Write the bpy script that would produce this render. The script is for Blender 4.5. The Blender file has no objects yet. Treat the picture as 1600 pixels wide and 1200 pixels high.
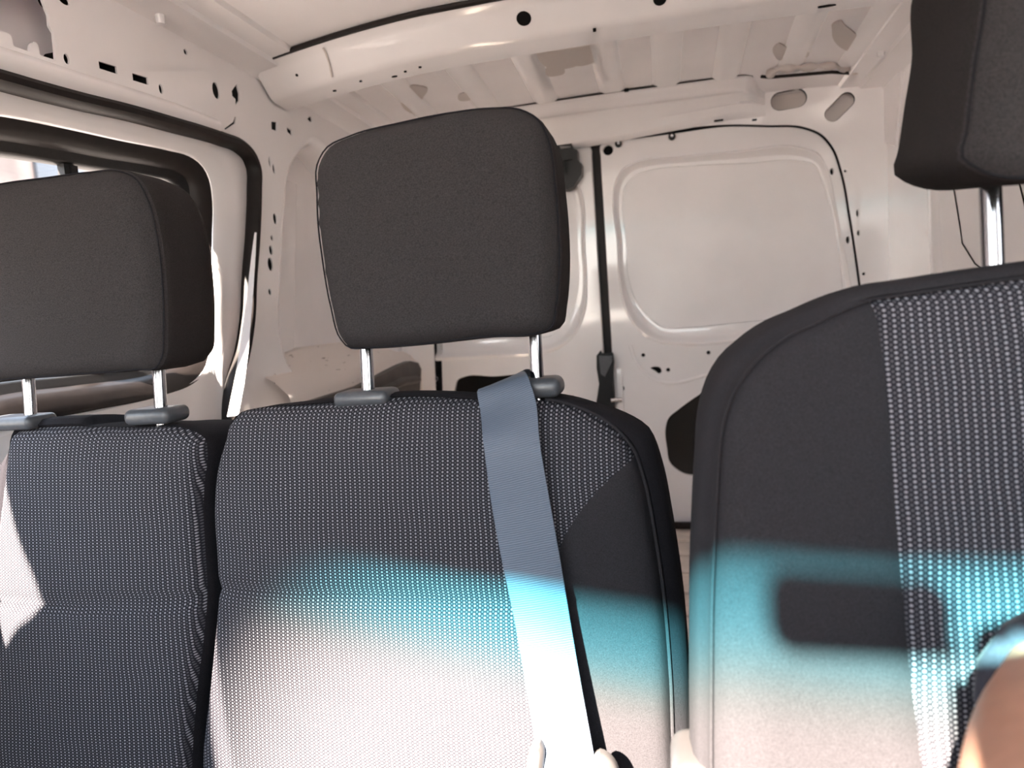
import bpy, bmesh, math, random
import numpy as np
from mathutils import Vector, Matrix
from mathutils.geometry import delaunay_2d_cdt
random.seed(4)
C = bpy.context.scene.collection
H = 0.95            # camera height above the cabin floor

# ------------------------------------------------------------------ camera
F = 1100.0
def _n(v): return v / np.linalg.norm(v)
def _ray(px, py): return _n(np.array([(px - 800) / F, (py - 600) / F, 1.0]))
AY = _ray(1040, 470)
_l = _ray(-4100, 850)
AX = -_n(_l - AY * np.dot(_l, AY))
AZ = np.cross(AX, AY)
if AZ[1] > 0: AZ = -AZ
cam_d = bpy.data.cameras.new('camera'); cam = bpy.data.objects.new('camera', cam_d); C.objects.link(cam)
cam_d.sensor_width = 36; cam_d.lens = F / 1600 * 36; cam_d.clip_start = 0.02
cam.matrix_world = Matrix(((AX[0], -AX[1], -AX[2], 0), (AY[0], -AY[1], -AY[2], 0), (AZ[0], -AZ[1], -AZ[2], H), (0, 0, 0, 1)))
cam_d.dof.use_dof = True; cam_d.dof.focus_distance = 0.85; cam_d.dof.aperture_fstop = 6.0
bpy.context.scene.camera = cam

# ------------------------------------------------------------------ light
SUN = np.array([0.30, 1.0, -0.70])      # the way sunlight travels
sl = bpy.data.lights.new('sun', 'SUN'); so = bpy.data.objects.new('sun', sl); C.objects.link(so)
sl.energy = 138; sl.color = (1.0, 0.845, 0.725); sl.angle = math.radians(1.0)
so.rotation_euler = Vector(SUN.tolist()).to_track_quat('-Z', 'Y').to_euler()
so.location = (-2, -4, 5)
w = bpy.data.worlds.new('sky'); bpy.context.scene.world = w; w.use_nodes = True
nt = w.node_tree; nt.nodes.clear()
wo = nt.nodes.new('ShaderNodeOutputWorld'); bg = nt.nodes.new('ShaderNodeBackground')
tc = nt.nodes.new('ShaderNodeTexCoord'); sp = nt.nodes.new('ShaderNodeSeparateXYZ'); cr = nt.nodes.new('ShaderNodeValToRGB')
mp = nt.nodes.new('ShaderNodeMapRange'); mp.inputs[1].default_value = -0.6; mp.inputs[2].default_value = 1.0
nt.links.new(tc.outputs['Generated'], sp.inputs[0]); nt.links.new(sp.outputs[2], mp.inputs[0]); nt.links.new(mp.outputs[0], cr.inputs[0])
e = cr.color_ramp.elements
e[0].position = 0.0; e[0].color = (0.55, 0.47, 0.40, 1)
e[1].position = 1.0; e[1].color = (0.50, 0.64, 0.90, 1)
for p_, c_ in ((0.36, (0.62, 0.54, 0.47, 1)), (0.40, (1.0, 0.93, 0.88, 1)), (0.60, (0.80, 0.88, 1.0, 1))):
    x_ = e.new(p_); x_.color = c_
nt.links.new(cr.outputs[0], bg.inputs[0]); bg.inputs[1].default_value = 9.9
nt.links.new(bg.outputs[0], wo.inputs[0])
vs = bpy.context.scene.view_settings
vs.view_transform = 'Standard'; vs.look = 'None'; vs.gamma = 1; vs.use_curve_mapping = False; vs.exposure = 0.0
bpy.context.scene.cycles.max_bounces = 16; bpy.context.scene.cycles.diffuse_bounces = 12
bpy.context.scene.cycles.transparent_max_bounces = 16
bpy.context.scene.cycles.sample_clamp_indirect = 12
bpy.context.scene.cycles.caustics_reflective = False
bpy.context.scene.cycles.use_denoising = True

# ------------------------------------------------------------------ geometry helpers
def wdir(px, py):
    r = _ray(px, py); return np.array([r @ AX, r @ AY, r @ AZ])
def onplane(px, py, p0, n):          # all in camera-relative metres
    d = wdir(px, py); n = np.array(n, float)
    return d * (np.dot(np.array(p0, float), n) / np.dot(d, n))
def RY(px, py, y):  q = onplane(px, py, (0, y, 0), (0, 1, 0)); return (q[0], q[2])     # -> (x,z)
def RX(px, py, x):  q = onplane(px, py, (x, 0, 0), (1, 0, 0)); return (q[1], q[2])     # -> (y,z)
def RZ(px, py, z):  q = onplane(px, py, (0, 0, z), (0, 0, 1)); return (q[0], q[1])     # -> (x,y)

def smooth(pts, closed=True, step=0.006):
    """Catmull-Rom through pts, resampled evenly."""
    P = [np.array(p, float) for p in pts]; n = len(P); out = []
    for i in range(n if closed else n - 1):
        if closed: a, b, c, d = P[i - 1], P[i], P[(i + 1) % n], P[(i + 2) % n]
        else: a, b, c, d = P[max(i - 1, 0)], P[i], P[i + 1], P[min(i + 2, n - 1)]
        L = np.linalg.norm(c - b); k = max(1, int(L / step * 2))
        # centripetal-ish tangents limited by segment length
        def tan(u, v, w_):
            l1 = np.linalg.norm(v - u) + 1e-9; l2 = np.linalg.norm(w_ - v) + 1e-9
            t = ((v - u) / l1 * l2 + (w_ - v) / l2 * l1) / (l1 + l2); return t
        m0 = tan(a, b, c) * L if np.linalg.norm(b - a) > 1e-9 else (c - b)
        m1 = tan(b, c, d) * L if np.linalg.norm(d - c) > 1e-9 else (c - b)
        for j in range(k):
            t = j / k; t2 = t * t; t3 = t2 * t
            out.append((2 * t3 - 3 * t2 + 1) * b + (t3 - 2 * t2 + t) * m0 + (-2 * t3 + 3 * t2) * c + (t3 - t2) * m1)
    if not closed: out.append(P[-1])
    L = 0; Q = out + ([out[0]] if closed else [])
    L = sum(np.linalg.norm(Q[i + 1] - Q[i]) for i in range(len(Q) - 1))
    return resample(out, max(8, int(L / step)), closed)
def resample(pts, n, closed=True):
    Q = np.array([np.array(p, float) for p in pts] + ([np.array(pts[0], float)] if closed else []))
    s = np.concatenate([[0], np.cumsum(np.linalg.norm(np.diff(Q, axis=0), axis=1))])
    t = np.linspace(0, s[-1], n + 1)[:-1] if closed else np.linspace(0, s[-1], n)
    return [np.array([np.interp(v, s, Q[:, k]) for k in range(Q.shape[1])]) for v in t]
def area(P): P = np.array(P); return 0.5 * np.sum(P[:, 0] * np.roll(P[:, 1], -1) - np.roll(P[:, 0], -1) * P[:, 1])
def offset(P, d):
    """closed 2-D loop pushed outwards by d"""
    P = np.array(P); t = np.roll(P, -1, 0) - np.roll(P, 1, 0); t /= (np.linalg.norm(t, axis=1)[:, None] + 1e-12)
    nrm = np.stack([t[:, 1], -t[:, 0]], 1)
    if area(P) < 0: nrm = -nrm
    return [p for p in P + nrm * d]
def inside(pts, poly):
    pts = np.array(pts); poly = np.array(poly); x, y = pts[:, 0], pts[:, 1]; r = np.zeros(len(pts), bool)
    j = len(poly) - 1
    for i in range(len(poly)):
        xi, yi = poly[i]; xj, yj = poly[j]
        if yi != yj:
            c = ((yi > y) != (yj > y)) & (x < (xj - xi) * (y - yi) / (yj - yi) + xi); r ^= c
        j = i
    return r
def dist(pts, line, closed=True):
    pts = np.array(pts); A = np.array(line); B = np.roll(A, -1, 0)
    if not closed: A, B = A[:-1], B[:-1]
    best = np.full(len(pts), 1e9)
    for a, b in zip(A, B):
        ab = b - a; t = np.clip(((pts - a) @ ab) / (ab @ ab + 1e-15), 0, 1)
        best = np.minimum(best, np.linalg.norm(pts - a - t[:, None] * ab, axis=1))
    return best
def cdt(outline, holes=(), lines=(), step=None):
    """triangles of outline minus holes; lines are extra constraint polylines; step adds inner points"""
    V = []; E = []
    def loop(P, closed=True):
        s = len(V); V.extend([(float(p[0]), float(p[1])) for p in P]); m = len(P)
        E.extend([(s + i, s + (i + 1) % m) for i in range(m if closed else m - 1)])
    loop(outline)
    for h in holes: loop(h)
    for l in lines: loop(l, False)
    if step:
        A = np.array(outline); lo, hi = A.min(0), A.max(0)
        g = np.array([(x + (0.5 * step if j % 2 else 0), y) for j, y in enumerate(np.arange(lo[1], hi[1], step * 0.87)) for x in np.arange(lo[0], hi[0], step)])
        if len(g):
            k = inside(g, A)
            k &= dist(g, outline) > 0.45 * step
            for h in holes: k &= ~inside(g, h)
            for l in lines: k &= dist(g, l, False) > 0.4 * step
            V.extend([tuple(map(float, q)) for q in g[k]])
    r = delaunay_2d_cdt([Vector(v) for v in V], E, [], 0, 1e-7)
    vv = [np.array((v.x, v.y)) for v in r[0]]; tri = [tuple(f) for f in r[2]]
    cen = np.array([(vv[a] + vv[b] + vv[c]) / 3 for a, b, c in tri])
    keep = inside(cen, outline)
    for h in holes: keep &= ~inside(cen, h)
    return vv, [t for t, k in zip(tri, keep) if k], cen[keep]

class MB:
    def __init__(s): s.v = []; s.f = []; s.m = []; s.uv = {}
    def add(s, verts, faces, m=0):
        o = len(s.v); s.v.extend([tuple(map(float, q)) for q in verts])
        s.f.extend([tuple(i + o for i in f) for f in faces]); s.m.extend([m] * len(faces)); return o
    def loft(s, rings, m=0, closed=True, cap0=False, cap1=False):
        n = len(rings[0]); vs_ = [p for r in rings for p in r]; fs = []
        for i in range(len(rings) - 1):
            for j in range(n if closed else n - 1):
                k = (j + 1) % n; fs.append((i * n + j, i * n + k, (i + 1) * n + k, (i + 1) * n + j))
        if cap0: fs.append(tuple(range(n)))
        if cap1: fs.append(tuple((len(rings) - 1) * n + j for j in range(n)))
        return s.add(vs_, fs, m)
    def box(s, x0, x1, y0, y1, z0, z1, m=0):
        v = [(x, y, z) for x in (x0, x1) for y in (y0, y1) for z in (z0, z1)]
        s.add(v, [(0, 1, 3, 2), (4, 6, 7, 5), (0, 4, 5, 1), (2, 3, 7, 6), (0, 2, 6, 4), (1, 5, 7, 3)], m)
    def rbox(s, c, h, r, m=0, seg=4):
        """rounded box, centre c, half sizes h, radius r"""
        bm = bmesh.new(); bmesh.ops.create_cube(bm, size=2)
        for v in bm.verts: v.co = Vector((v.co.x * h[0], v.co.y * h[1], v.co.z * h[2]))
        bmesh.ops.bevel(bm, geom=bm.edges[:], offset=r, segments=seg, affect='EDGES', profile=0.5)
        bm.verts.index_update()
        s.add([(v.co.x + c[0], v.co.y + c[1], v.co.z + c[2]) for v in bm.verts], [tuple(v.index for v in f.verts) for f in bm.faces], m); bm.free()
    def tube(s, pts, r, seg=16, m=0, caps=True):
        P = [Vector([float(q) for q in p]) for p in pts]; rings = []
        up = Vector((0.13, 0.31, 0.94))
        for i, p in enumerate(P):
            t = (P[min(i + 1, len(P) - 1)] - P[max(i - 1, 0)]).normalized()
            a = t.cross(up)
            if a.length < 1e-3: a = t.cross(Vector((1, 0, 0)))
            a.normalize(); b = t.cross(a); rr = r[i] if isinstance(r, (list, tuple)) else r
            rings.append([p + (a * math.cos(2 * math.pi * k / seg) + b * math.sin(2 * math.pi * k / seg)) * rr for k in range(seg)])
        s.loft(rings, m, True, caps, caps)
    def panel(s, outline, to3d, holes=(), m=0, hm=1, hd=0.02, step=None, edge=0.0):
        """flat sheet with real holes; each hole gets a lip and a dark bottom hd behind the sheet"""
        vv, tri, _ = cdt(outline, holes, (), step)
        s.add([to3d(q[0], q[1], 0) for q in vv], tri, m)
        for h in holes:
            if hm is None: continue
            s.loft([[to3d(q[0], q[1], 0) for q in h], [to3d(q[0], q[1], 0.003) for q in h]], m)
            big = offset(h, 0.004)
            s.loft([[to3d(q[0], q[1], 0.003) for q in big], [to3d(q[0], q[1], hd) for q in big]], hm)
            v2, t2, _ = cdt(big); s.add([to3d(q[0], q[1], hd) for q in v2], t2, hm)
        if edge: s.loft([[to3d(q[0], q[1], 0) for q in outline], [to3d(q[0], q[1], edge) for q in outline]], m)
    def build(s, name, mats, parent=None, angle=40, rel=True):
        """coordinates are camera-relative; they are shifted to the world here"""
        off = np.array(parent_world(parent)) if parent else np.zeros(3)
        me = bpy.data.meshes.new(name)
        me.from_pydata([(x - off[0], y - off[1], z + H - off[2]) for x, y, z in s.v], [], s.f)
        for mt in (mats if isinstance(mats, (list, tuple)) else [mats]): me.materials.append(mt)
        me.polygons.foreach_set('material_index', s.m); me.polygons.foreach_set('use_smooth', [True] * len(s.f))
        me.validate(); me.update(); me.set_sharp_from_angle(angle=math.radians(angle))
        o = bpy.data.objects.new(name, me); C.objects.link(o)
        if parent: o.parent = parent
        return o
def parent_world(p):
    v = np.zeros(3)
    while p is not None: v += np.array(p.location); p = p.parent
    return v
def tag(o, label, cat=None, group=None, kind=None):
    o['label'] = label
    if cat: o['category'] = cat
    if group: o['group'] = group
    if kind: o['kind'] = kind
    return o
def thing(name, loc, label, cat, group=None):
    o = bpy.data.objects.new(name, None); C.objects.link(o); o.location = (loc[0], loc[1], loc[2] + H)
    o.empty_display_size = 0.1
    return tag(o, label, cat, group)
def circle(c, rx, rz=None, n=20):
    rz = rz or rx; return [np.array((c[0] + rx * math.cos(2 * math.pi * i / n), c[1] + rz * math.sin(2 * math.pi * i / n))) for i in range(n)]
def slot(a, b, r, n=10):
    a = np.array(a, float); b = np.array(b, float); t = math.atan2(*(b - a)[::-1]); o = []
    for i in range(n + 1): q = t + math.pi / 2 + math.pi * i / n; o.append(a + r * np.array((math.cos(q), math.sin(q))))
    for i in range(n + 1): q = t - math.pi / 2 + math.pi * i / n; o.append(b + r * np.array((math.cos(q), math.sin(q))))
    return o
def poly(pts, f): return [np.array(f(*p)) for p in pts]

# ------------------------------------------------------------------ materials
def mat(name, col, rough=0.5, metal=0.0, sheen=0.0, spec=0.5, coat=0.0):
    m = bpy.data.materials.new(name); m.use_nodes = True
    b = m.node_tree.nodes['Principled BSDF']
    b.inputs['Base Color'].default_value = (*col, 1); b.inputs['Roughness'].default_value = rough; b.inputs['Metallic'].default_value = metal
    b.inputs['Specular IOR Level'].default_value = spec
    if sheen: b.inputs['Sheen Weight'].default_value = sheen; b.inputs['Sheen Roughness'].default_value = 0.4
    if coat: b.inputs['Coat Weight'].default_value = coat; b.inputs['Coat Roughness'].default_value = 0.06
    return m
def nodes(m): return m.node_tree.nodes, m.node_tree.links, m.node_tree.nodes['Principled BSDF']
def noisy(m, scale, amount, bump=0.0, bscale=None, detail=3.0):
    N, L, b = nodes(m); t = N.new('ShaderNodeTexCoord')
    n = N.new('ShaderNodeTexNoise'); n.inputs['Scale'].default_value = scale; n.inputs['Detail'].default_value = detail; L.new(t.outputs['Object'], n.inputs['Vector'])
    c = b.inputs['Base Color'].default_value[:]
    r = N.new('ShaderNodeValToRGB'); r.color_ramp.elements[0].position = 0.3; r.color_ramp.elements[1].position = 0.7
    r.color_ramp.elements[0].color = (*[v * (1 - amount) for v in c[:3]], 1); r.color_ramp.elements[1].color = (*[min(1, v * (1 + amount)) for v in c[:3]], 1)
    L.new(n.outputs['Fac'], r.inputs[0]); L.new(r.outputs[0], b.inputs['Base Color'])
    if bump:
        n2 = N.new('ShaderNodeTexNoise'); n2.inputs['Scale'].default_value = bscale or scale; n2.inputs['Detail'].default_value = 2; L.new(t.outputs['Object'], n2.inputs['Vector'])
        bp = N.new('ShaderNodeBump'); bp.inputs['Strength'].default_value = bump; bp.inputs['Distance'].default_value = 0.001
        L.new(n2.outputs['Fac'], bp.inputs['Height']); L.new(bp.outputs[0], b.inputs['Normal'])
    return m
PAINT = noisy(mat('white_body_paint', (0.875, 0.855, 0.865), 0.13, coat=0.8), 9, 0.02, 0.05, 6)
PAINT_MATTE = noisy(mat('white_primer_paint', (0.86, 0.835, 0.845), 0.38, coat=0.1), 7, 0.03, 0.08, 14)
SCUFF = mat('scuffed_white_paint', (0.74, 0.69, 0.66), 0.4)
def scuffs(m):
    N, L, b = nodes(m); t = N.new('ShaderNodeTexCoord'); mpn = N.new('ShaderNodeMapping'); mpn.inputs['Scale'].default_value = (30, 9, 40)
    n = N.new('ShaderNodeTexNoise'); n.inputs['Scale'].default_value = 2.2; n.inputs['Detail'].default_value = 5
    r = N.new('ShaderNodeValToRGB'); r.color_ramp.elements[0].position = 0.66; r.color_ramp.elements[1].position = 0.72
    r.color_ramp.elements[0].color = (0.74, 0.69, 0.66, 1); r.color_ramp.elements[1].color = (0.22, 0.18, 0.16, 1)
    L.new(t.outputs['Object'], mpn.inputs[0]); L.new(mpn.outputs[0], n.inputs['Vector']); L.new(n.outputs['Fac'], r.inputs[0]); L.new(r.outputs[0], b.inputs['Base Color'])
scuffs(SCUFF)
MASTIC = mat('grey_mastic', (0.56, 0.515, 0.49), 0.6)
DARK = mat('black_void', (0.006, 0.006, 0.006), 0.8, spec=0.1)
RUBBER = noisy(mat('black_rubber', (0.014, 0.011, 0.0105), 0.5, spec=0.2), 60, 0.15)
PLASTIC = noisy(mat('black_plastic', (0.012, 0.012, 0.013), 0.4, spec=0.25), 200, 0.15, 0.1, 900)
GUIDE = noisy(mat('grey_plastic', (0.07, 0.075, 0.085), 0.35), 200, 0.1, 0.1, 900)
PALEPLASTIC = noisy(mat('pale_plastic', (0.045, 0.042, 0.043), 0.35), 60, 0.06)
CHROME = mat('chrome', (0.42, 0.43, 0.46), 0.14, metal=1.0)
STEEL = mat('brushed_steel', (0.55, 0.53, 0.52), 0.25, metal=1.0)
TRIM = noisy(mat('dark_cargo_trim', (0.05, 0.042, 0.038), 0.45), 20, 0.4)
CARPET = noisy(mat('floor_mat', (0.05, 0.05, 0.052), 0.9), 400, 0.3, 0.4, 900)
CFLOOR = noisy(mat('beige_cargo_floor', (0.70, 0.62, 0.55), 0.6), 15, 0.12)
SKIN = noisy(mat('skin', (0.50, 0.27, 0.19), 0.5), 90, 0.06, 0.1, 500)
_b = SKIN.node_tree.nodes['Principled BSDF']; _b.inputs['Subsurface Weight'].default_value = 0.15; _b.inputs['Subsurface Radius'].default_value = (0.01, 0.004, 0.002); _b.inputs['Subsurface Scale'].default_value = 0.5
SHIRT = noisy(mat('navy_cotton', (0.030, 0.032, 0.046), 0.9, sheen=0.1), 500, 0.2, 0.3, 900)
DENIM = noisy(mat('dark_denim', (0.03, 0.04, 0.07), 0.9), 500, 0.2, 0.3, 900)
HAIR = noisy(mat('dark_hair', (0.02, 0.014, 0.01), 0.5), 300, 0.3, 0.5, 400)
FABRIC = noisy(mat('plain_black_cloth', (0.034, 0.031, 0.032), 0.95, sheen=0.0, spec=0.15), 900, 0.35, 0.5, 1400)
FABRIC_PANEL = noisy(mat('charcoal_cloth', (0.0265, 0.0250, 0.0285), 0.95, sheen=0.0, spec=0.15), 1100, 0.30, 0.5, 1600)
HEADSIDE = noisy(mat('headrest_side_cloth', (0.024, 0.021, 0.021), 0.95, spec=0.15), 900, 0.3, 0.4, 1400)
BOLSTER = noisy(mat('black_bolster_cloth', (0.014, 0.013, 0.016), 0.95, sheen=0.0, spec=0.15), 900, 0.3, 0.4, 1400)

def weave(name, px=0.0052, pz=0.00335):
    m = mat(name, (0.02, 0.02, 0.03), 0.9, spec=0.1); N, L, b = nodes(m)
    t = N.new('ShaderNodeTexCoord'); s = N.new('ShaderNodeSeparateXYZ'); L.new(t.outputs['Object'], s.inputs[0])
    def M(op, a, c=None, d=None):
        q = N.new('ShaderNodeMath'); q.operation = op
        for i, v in enumerate((a, c, d)):
            if v is None: continue
            if isinstance(v, (int, float)): q.inputs[i].default_value = v
            else: L.new(v, q.inputs[i])
        return q.outputs[0]
    wob = N.new('ShaderNodeTexNoise'); wob.inputs['Scale'].default_value = 14; L.new(t.outputs['Object'], wob.inputs['Vector'])
    wv = M('MULTIPLY', M('SUBTRACT', wob.outputs['Fac'], 0.5), 0.006)
    U = M('DIVIDE', M('ADD', s.outputs[0], wv), px); Vv = M('DIVIDE', M('ADD', s.outputs[2], wv), pz)
    def spot(ou, ov, ru, rv):
        fu = M('SUBTRACT', M('FRACT', M('ADD', U, ou)), 0.5); fv = M('SUBTRACT', M('FRACT', M('ADD', Vv, ov)), 0.5)
        d = M('SQRT', M('ADD', M('POWER', M('DIVIDE', fu, ru), 2), M('POWER', M('DIVIDE', fv, rv), 2)))
        r = N.new('ShaderNodeMapRange'); r.interpolation_type = 'SMOOTHSTEP'
        r.inputs[1].default_value = 1.15; r.inputs[2].default_value = 0.45; r.inputs[3].default_value = 0; r.inputs[4].default_value = 1
        L.new(d, r.inputs[0]); return r.outputs[0]
    A = spot(0, 0, 0.235, 0.32); B = spot(0.5, 0.5, 0.21, 0.32)
    fac = M('MAXIMUM', A, M('MULTIPLY', B, 0.26))
    mx = N.new('ShaderNodeMix'); mx.data_type = 'RGBA'
    mx.inputs['A'].default_value = (0.0155, 0.015, 0.0195, 1); mx.inputs['B'].default_value = (0.28, 0.275, 0.305, 1)
    L.new(fac, mx.inputs['Factor']); L.new(mx.outputs['Result'], b.inputs['Base Color'])
    bp = N.new('ShaderNodeBump'); bp.inputs['Strength'].default_value = 0.35; bp.inputs['Distance'].default_value = 0.0006
    L.new(fac, bp.inputs['Height']); L.new(bp.outputs[0], b.inputs['Normal'])
    return m
WEAVE = weave('dotted_weave_cloth')

def ribbed(name):
    m = mat(name, (0.10, 0.115, 0.14), 0.45, sheen=0.05, spec=0.3); N, L, b = nodes(m)
    t = N.new('ShaderNodeTexCoord'); s = N.new('ShaderNodeSeparateXYZ'); L.new(t.outputs['UV'], s.inputs[0])
    q = N.new('ShaderNodeMath'); q.operation = 'MULTIPLY'; q.inputs[1].default_value = 2 * math.pi / 0.0021; L.new(s.outputs[1], q.inputs[0])
    n = N.new('ShaderNodeTexNoise'); n.inputs['Scale'].default_value = 180; L.new(t.outputs['Object'], n.inputs['Vector'])
    ad = N.new('ShaderNodeMath'); ad.operation = 'MULTIPLY_ADD'; ad.inputs[1].default_value = 2.5; L.new(n.outputs['Fac'], ad.inputs[0]); L.new(q.outputs[0], ad.inputs[2])
    si = N.new('ShaderNodeMath'); si.operation = 'SINE'; L.new(ad.outputs[0], si.inputs[0])
    r = N.new('ShaderNodeMapRange'); r.inputs[1].default_value = -1; r.inputs[2].default_value = 1; L.new(si.outputs[0], r.inputs[0])
    mx = N.new('ShaderNodeMix'); mx.data_type = 'RGBA'; mx.inputs['A'].default_value = (0.065, 0.085, 0.12, 1); mx.inputs['B'].default_value = (0.13, 0.16, 0.21, 1)
    L.new(r.outputs[0], mx.inputs['Factor']); L.new(mx.outputs['Result'], b.inputs['Base Color'])
    bp = N.new('ShaderNodeBump'); bp.inputs['Strength'].default_value = 0.4; bp.inputs['Distance'].default_value = 0.0004; L.new(r.outputs[0], bp.inputs['Height']); L.new(bp.outputs[0], b.inputs['Normal'])
    return m
BELT = ribbed('seat_belt_webbing')

def glass(name, band=False):
    m = bpy.data.materials.new(name); m.use_nodes = True; N = m.node_tree.nodes; L = m.node_tree.links; N.clear()
    out = N.new('ShaderNodeOutputMaterial'); tr = N.new('ShaderNodeBsdfTransparent'); gl = N.new('ShaderNodeBsdfGlossy'); gl.inputs['Roughness'].default_value = 0.0
    fr = N.new('ShaderNodeFresnel'); fr.inputs['IOR'].default_value = 1.45; mx = N.new('ShaderNodeMixShader')
    tr.inputs['Color'].default_value = (0.93, 0.95, 0.94, 1)
    if band:      # green-blue shade band along the top edge of the windscreen, black dots along its sides
        t = N.new('ShaderNodeTexCoord'); s = N.new('ShaderNodeSeparateXYZ'); L.new(t.outputs['UV'], s.inputs[0])
        r = N.new('ShaderNodeValToRGB'); el = r.color_ramp.elements
        el[0].position = 0.0; el[0].color = (0.060, 0.34, 0.42, 1); el[1].position = 0.118; el[1].color = (0.93, 0.95, 0.92, 1)
        for p_, c_ in ((0.028, (0.12, 0.57, 0.70, 1)), (0.052, (0.19, 0.66, 0.78, 1)), (0.073, (0.36, 0.75, 0.79, 1)), (0.094, (0.68, 0.83, 0.79, 1))):
            x_ = el.new(p_); x_.color = c_
        L.new(s.outputs[1], r.inputs[0])
        def MM(op, a, c=None):
            q = N.new('ShaderNodeMath'); q.operation = op
            for k_, v_ in enumerate((a, c)):
                if v_ is None: continue
                if isinstance(v_, (int, float)): q.inputs[k_].default_value = v_
                else: L.new(v_, q.inputs[k_])
            return q.outputs[0]
        uu = MM('MINIMUM', s.outputs[0], MM('SUBTRACT', 1.0, s.outputs[0]))       # rounded corners with a fading dotted border
        ca = MM('MAXIMUM', MM('SUBTRACT', 1.0, MM('DIVIDE', uu, 0.30)), 0.0); cb = MM('MAXIMUM', MM('SUBTRACT', 1.0, MM('DIVIDE', s.outputs[1], 0.50)), 0.0)
        dd = MM('SQRT', MM('ADD', MM('MULTIPLY', ca, ca), MM('MULTIPLY', cb, cb)))
        ed = N.new('ShaderNodeMapRange'); ed.interpolation_type = 'SMOOTHSTEP'; ed.inputs[1].default_value = 1.22; ed.inputs[2].default_value = 0.86; ed.inputs[3].default_value = 0.0; ed.inputs[4].default_value = 1.0
        L.new(dd, ed.inputs[0])
        mu = N.new('ShaderNodeMix'); mu.data_type = 'RGBA'; mu.blend_type = 'MULTIPLY'; mu.inputs['Factor'].default_value = 1
        L.new(r.outputs[0], mu.inputs['A']); L.new(ed.outputs[0], mu.inputs['B']); L.new(mu.outputs['Result'], tr.inputs['Color'])
    L.new(fr.outputs[0], mx.inputs[0]); L.new(tr.outputs[0], mx.inputs[1]); L.new(gl.outputs[0], mx.inputs[2]); L.new(mx.outputs[0], out.inputs[0])
    return m
GLASS = glass('clear_glass'); SHADED = glass('windscreen_glass', True)
def st(o, label): return tag(o, label, None, None, 'structure')

# ================================================================== THE VAN BODY
XL, XR, YR = -0.80, 0.58, 2.05      # inner faces, camera-relative
ZR = 0.55
def L3(y, z, d): return (XL - d, y, z)
def R3(y, z, d): return (XR + d, y, z)
def B3(x, z, d): return (x, YR + d, z)

# ---- left wall: cant rail, B-pillar; the openings of the front door and of the cargo recess are cut out
seal_out = [(0, 111), (62, 129), (125, 146), (200, 164.5), (275, 186), (350, 209), (378, 221), (396, 240), (404.5, 263), (405.5, 300), (403, 372), (398, 440), (395.5, 497), (388, 550), (372, 610)]
so2 = poly(seal_out, lambda a, b: RX(a, b, XL))
d_open = smooth([(-0.02, 0.20), (0.10, 0.27), (0.40, 0.305)] + so2 + [(1.16, -0.25), (1.12, -0.60), (1.02, -0.80), (0.85, -0.84), (0.10, -0.84), (0.0, -0.78), (-0.05, -0.5)], True, 0.012)
rec_px = [(487, 214), (463, 236), (452, 255), (446, 280), (443, 312), (438, 380), (435, 440), (434, 497), (439, 543), (450, 574), (466, 597)]
rec2 = poly(rec_px, lambda a, b: RX(a, b, XL))
y_rec = rec2[-1][0]
c_open = smooth([(1.98, 0.36), (1.80, 0.385)] + [tuple(p) for p in rec2] + [(1.52, -0.20), (1.60, -0.235), (1.96, -0.25), (2.0, -0.22), (2.005, 0.0), (2.0, 0.33)], True, 0.012)
cut_px = [(66, -2), (72, 15), (76, 24), (77, 40), (84, 52), (87.5, 94), (62, 86), (61, 73), (56.5, 66), (52, 65), (47, 70), (46.5, 80.5), (21, 72), (18.5, 60), (14, 52), (0, 48), (-60, 32), (-60, -30), (0, -16)]
cutout = poly(cut_px, lambda a, b: RX(a, b, XL))
def Lp(*px): return poly(px, lambda a, b: RX(a, b, XL))
def Lc(px, py, r, rz=None): return circle(RX(px, py, XL), r, rz)
lh = [Lp((154, 95.5), (182, 104), (183.5, 116), (155.5, 107)), Lp((206.5, 114), (231, 121.5), (232, 133), (208, 125.5)),
      Lc(337.5, 141.5, 0.011, 0.015), Lc(104, 92, 0.005, 0.007), Lc(251.5, 139, 0.005, 0.008), Lc(290, 81, 0.005), Lc(100, 0, 0.01, 0.006),
      Lp((362, 142), (370, 131), (374, 146), (374, 157), (368, 165), (368, 155), (363, 150)),
      Lp((367, 182), (369, 183), (367.5, 193), (352, 203), (350.5, 201), (364, 191)),
      Lp((424, 190), (433, 191), (432.5, 205), (424.5, 202)), Lp((448, 198), (456, 204), (456.5, 213), (449, 206)),
      Lp((480.5, 186), (483.5, 182), (487, 184), (488, 191), (484, 190)),
      Lc(421.5, 253, 0.004, 0.012), Lc(428, 264, 0.005, 0.011), Lc(430, 342, 0.008, 0.012), Lc(425, 372, 0.005, 0.006), Lc(423.5, 391, 0.007, 0.010), Lc(422.5, 413, 0.010, 0.014), Lc(422, 456, 0.006, 0.007), Lc(430, 592, 0.008, 0.011)]
m = MB()
wall_out = [(-0.97, -0.95), (2.05, -0.95), (2.05, 0.545), (-0.02, 0.545), (-0.30, 0.535), (-0.34, 0.32), (-0.28, 0.225), (-0.17, 0.15), (-0.40, -0.05), (-0.97, -0.05)]
m.panel([np.array(p) for p in wall_out], L3, lh, 0, 1, 0.03)
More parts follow.
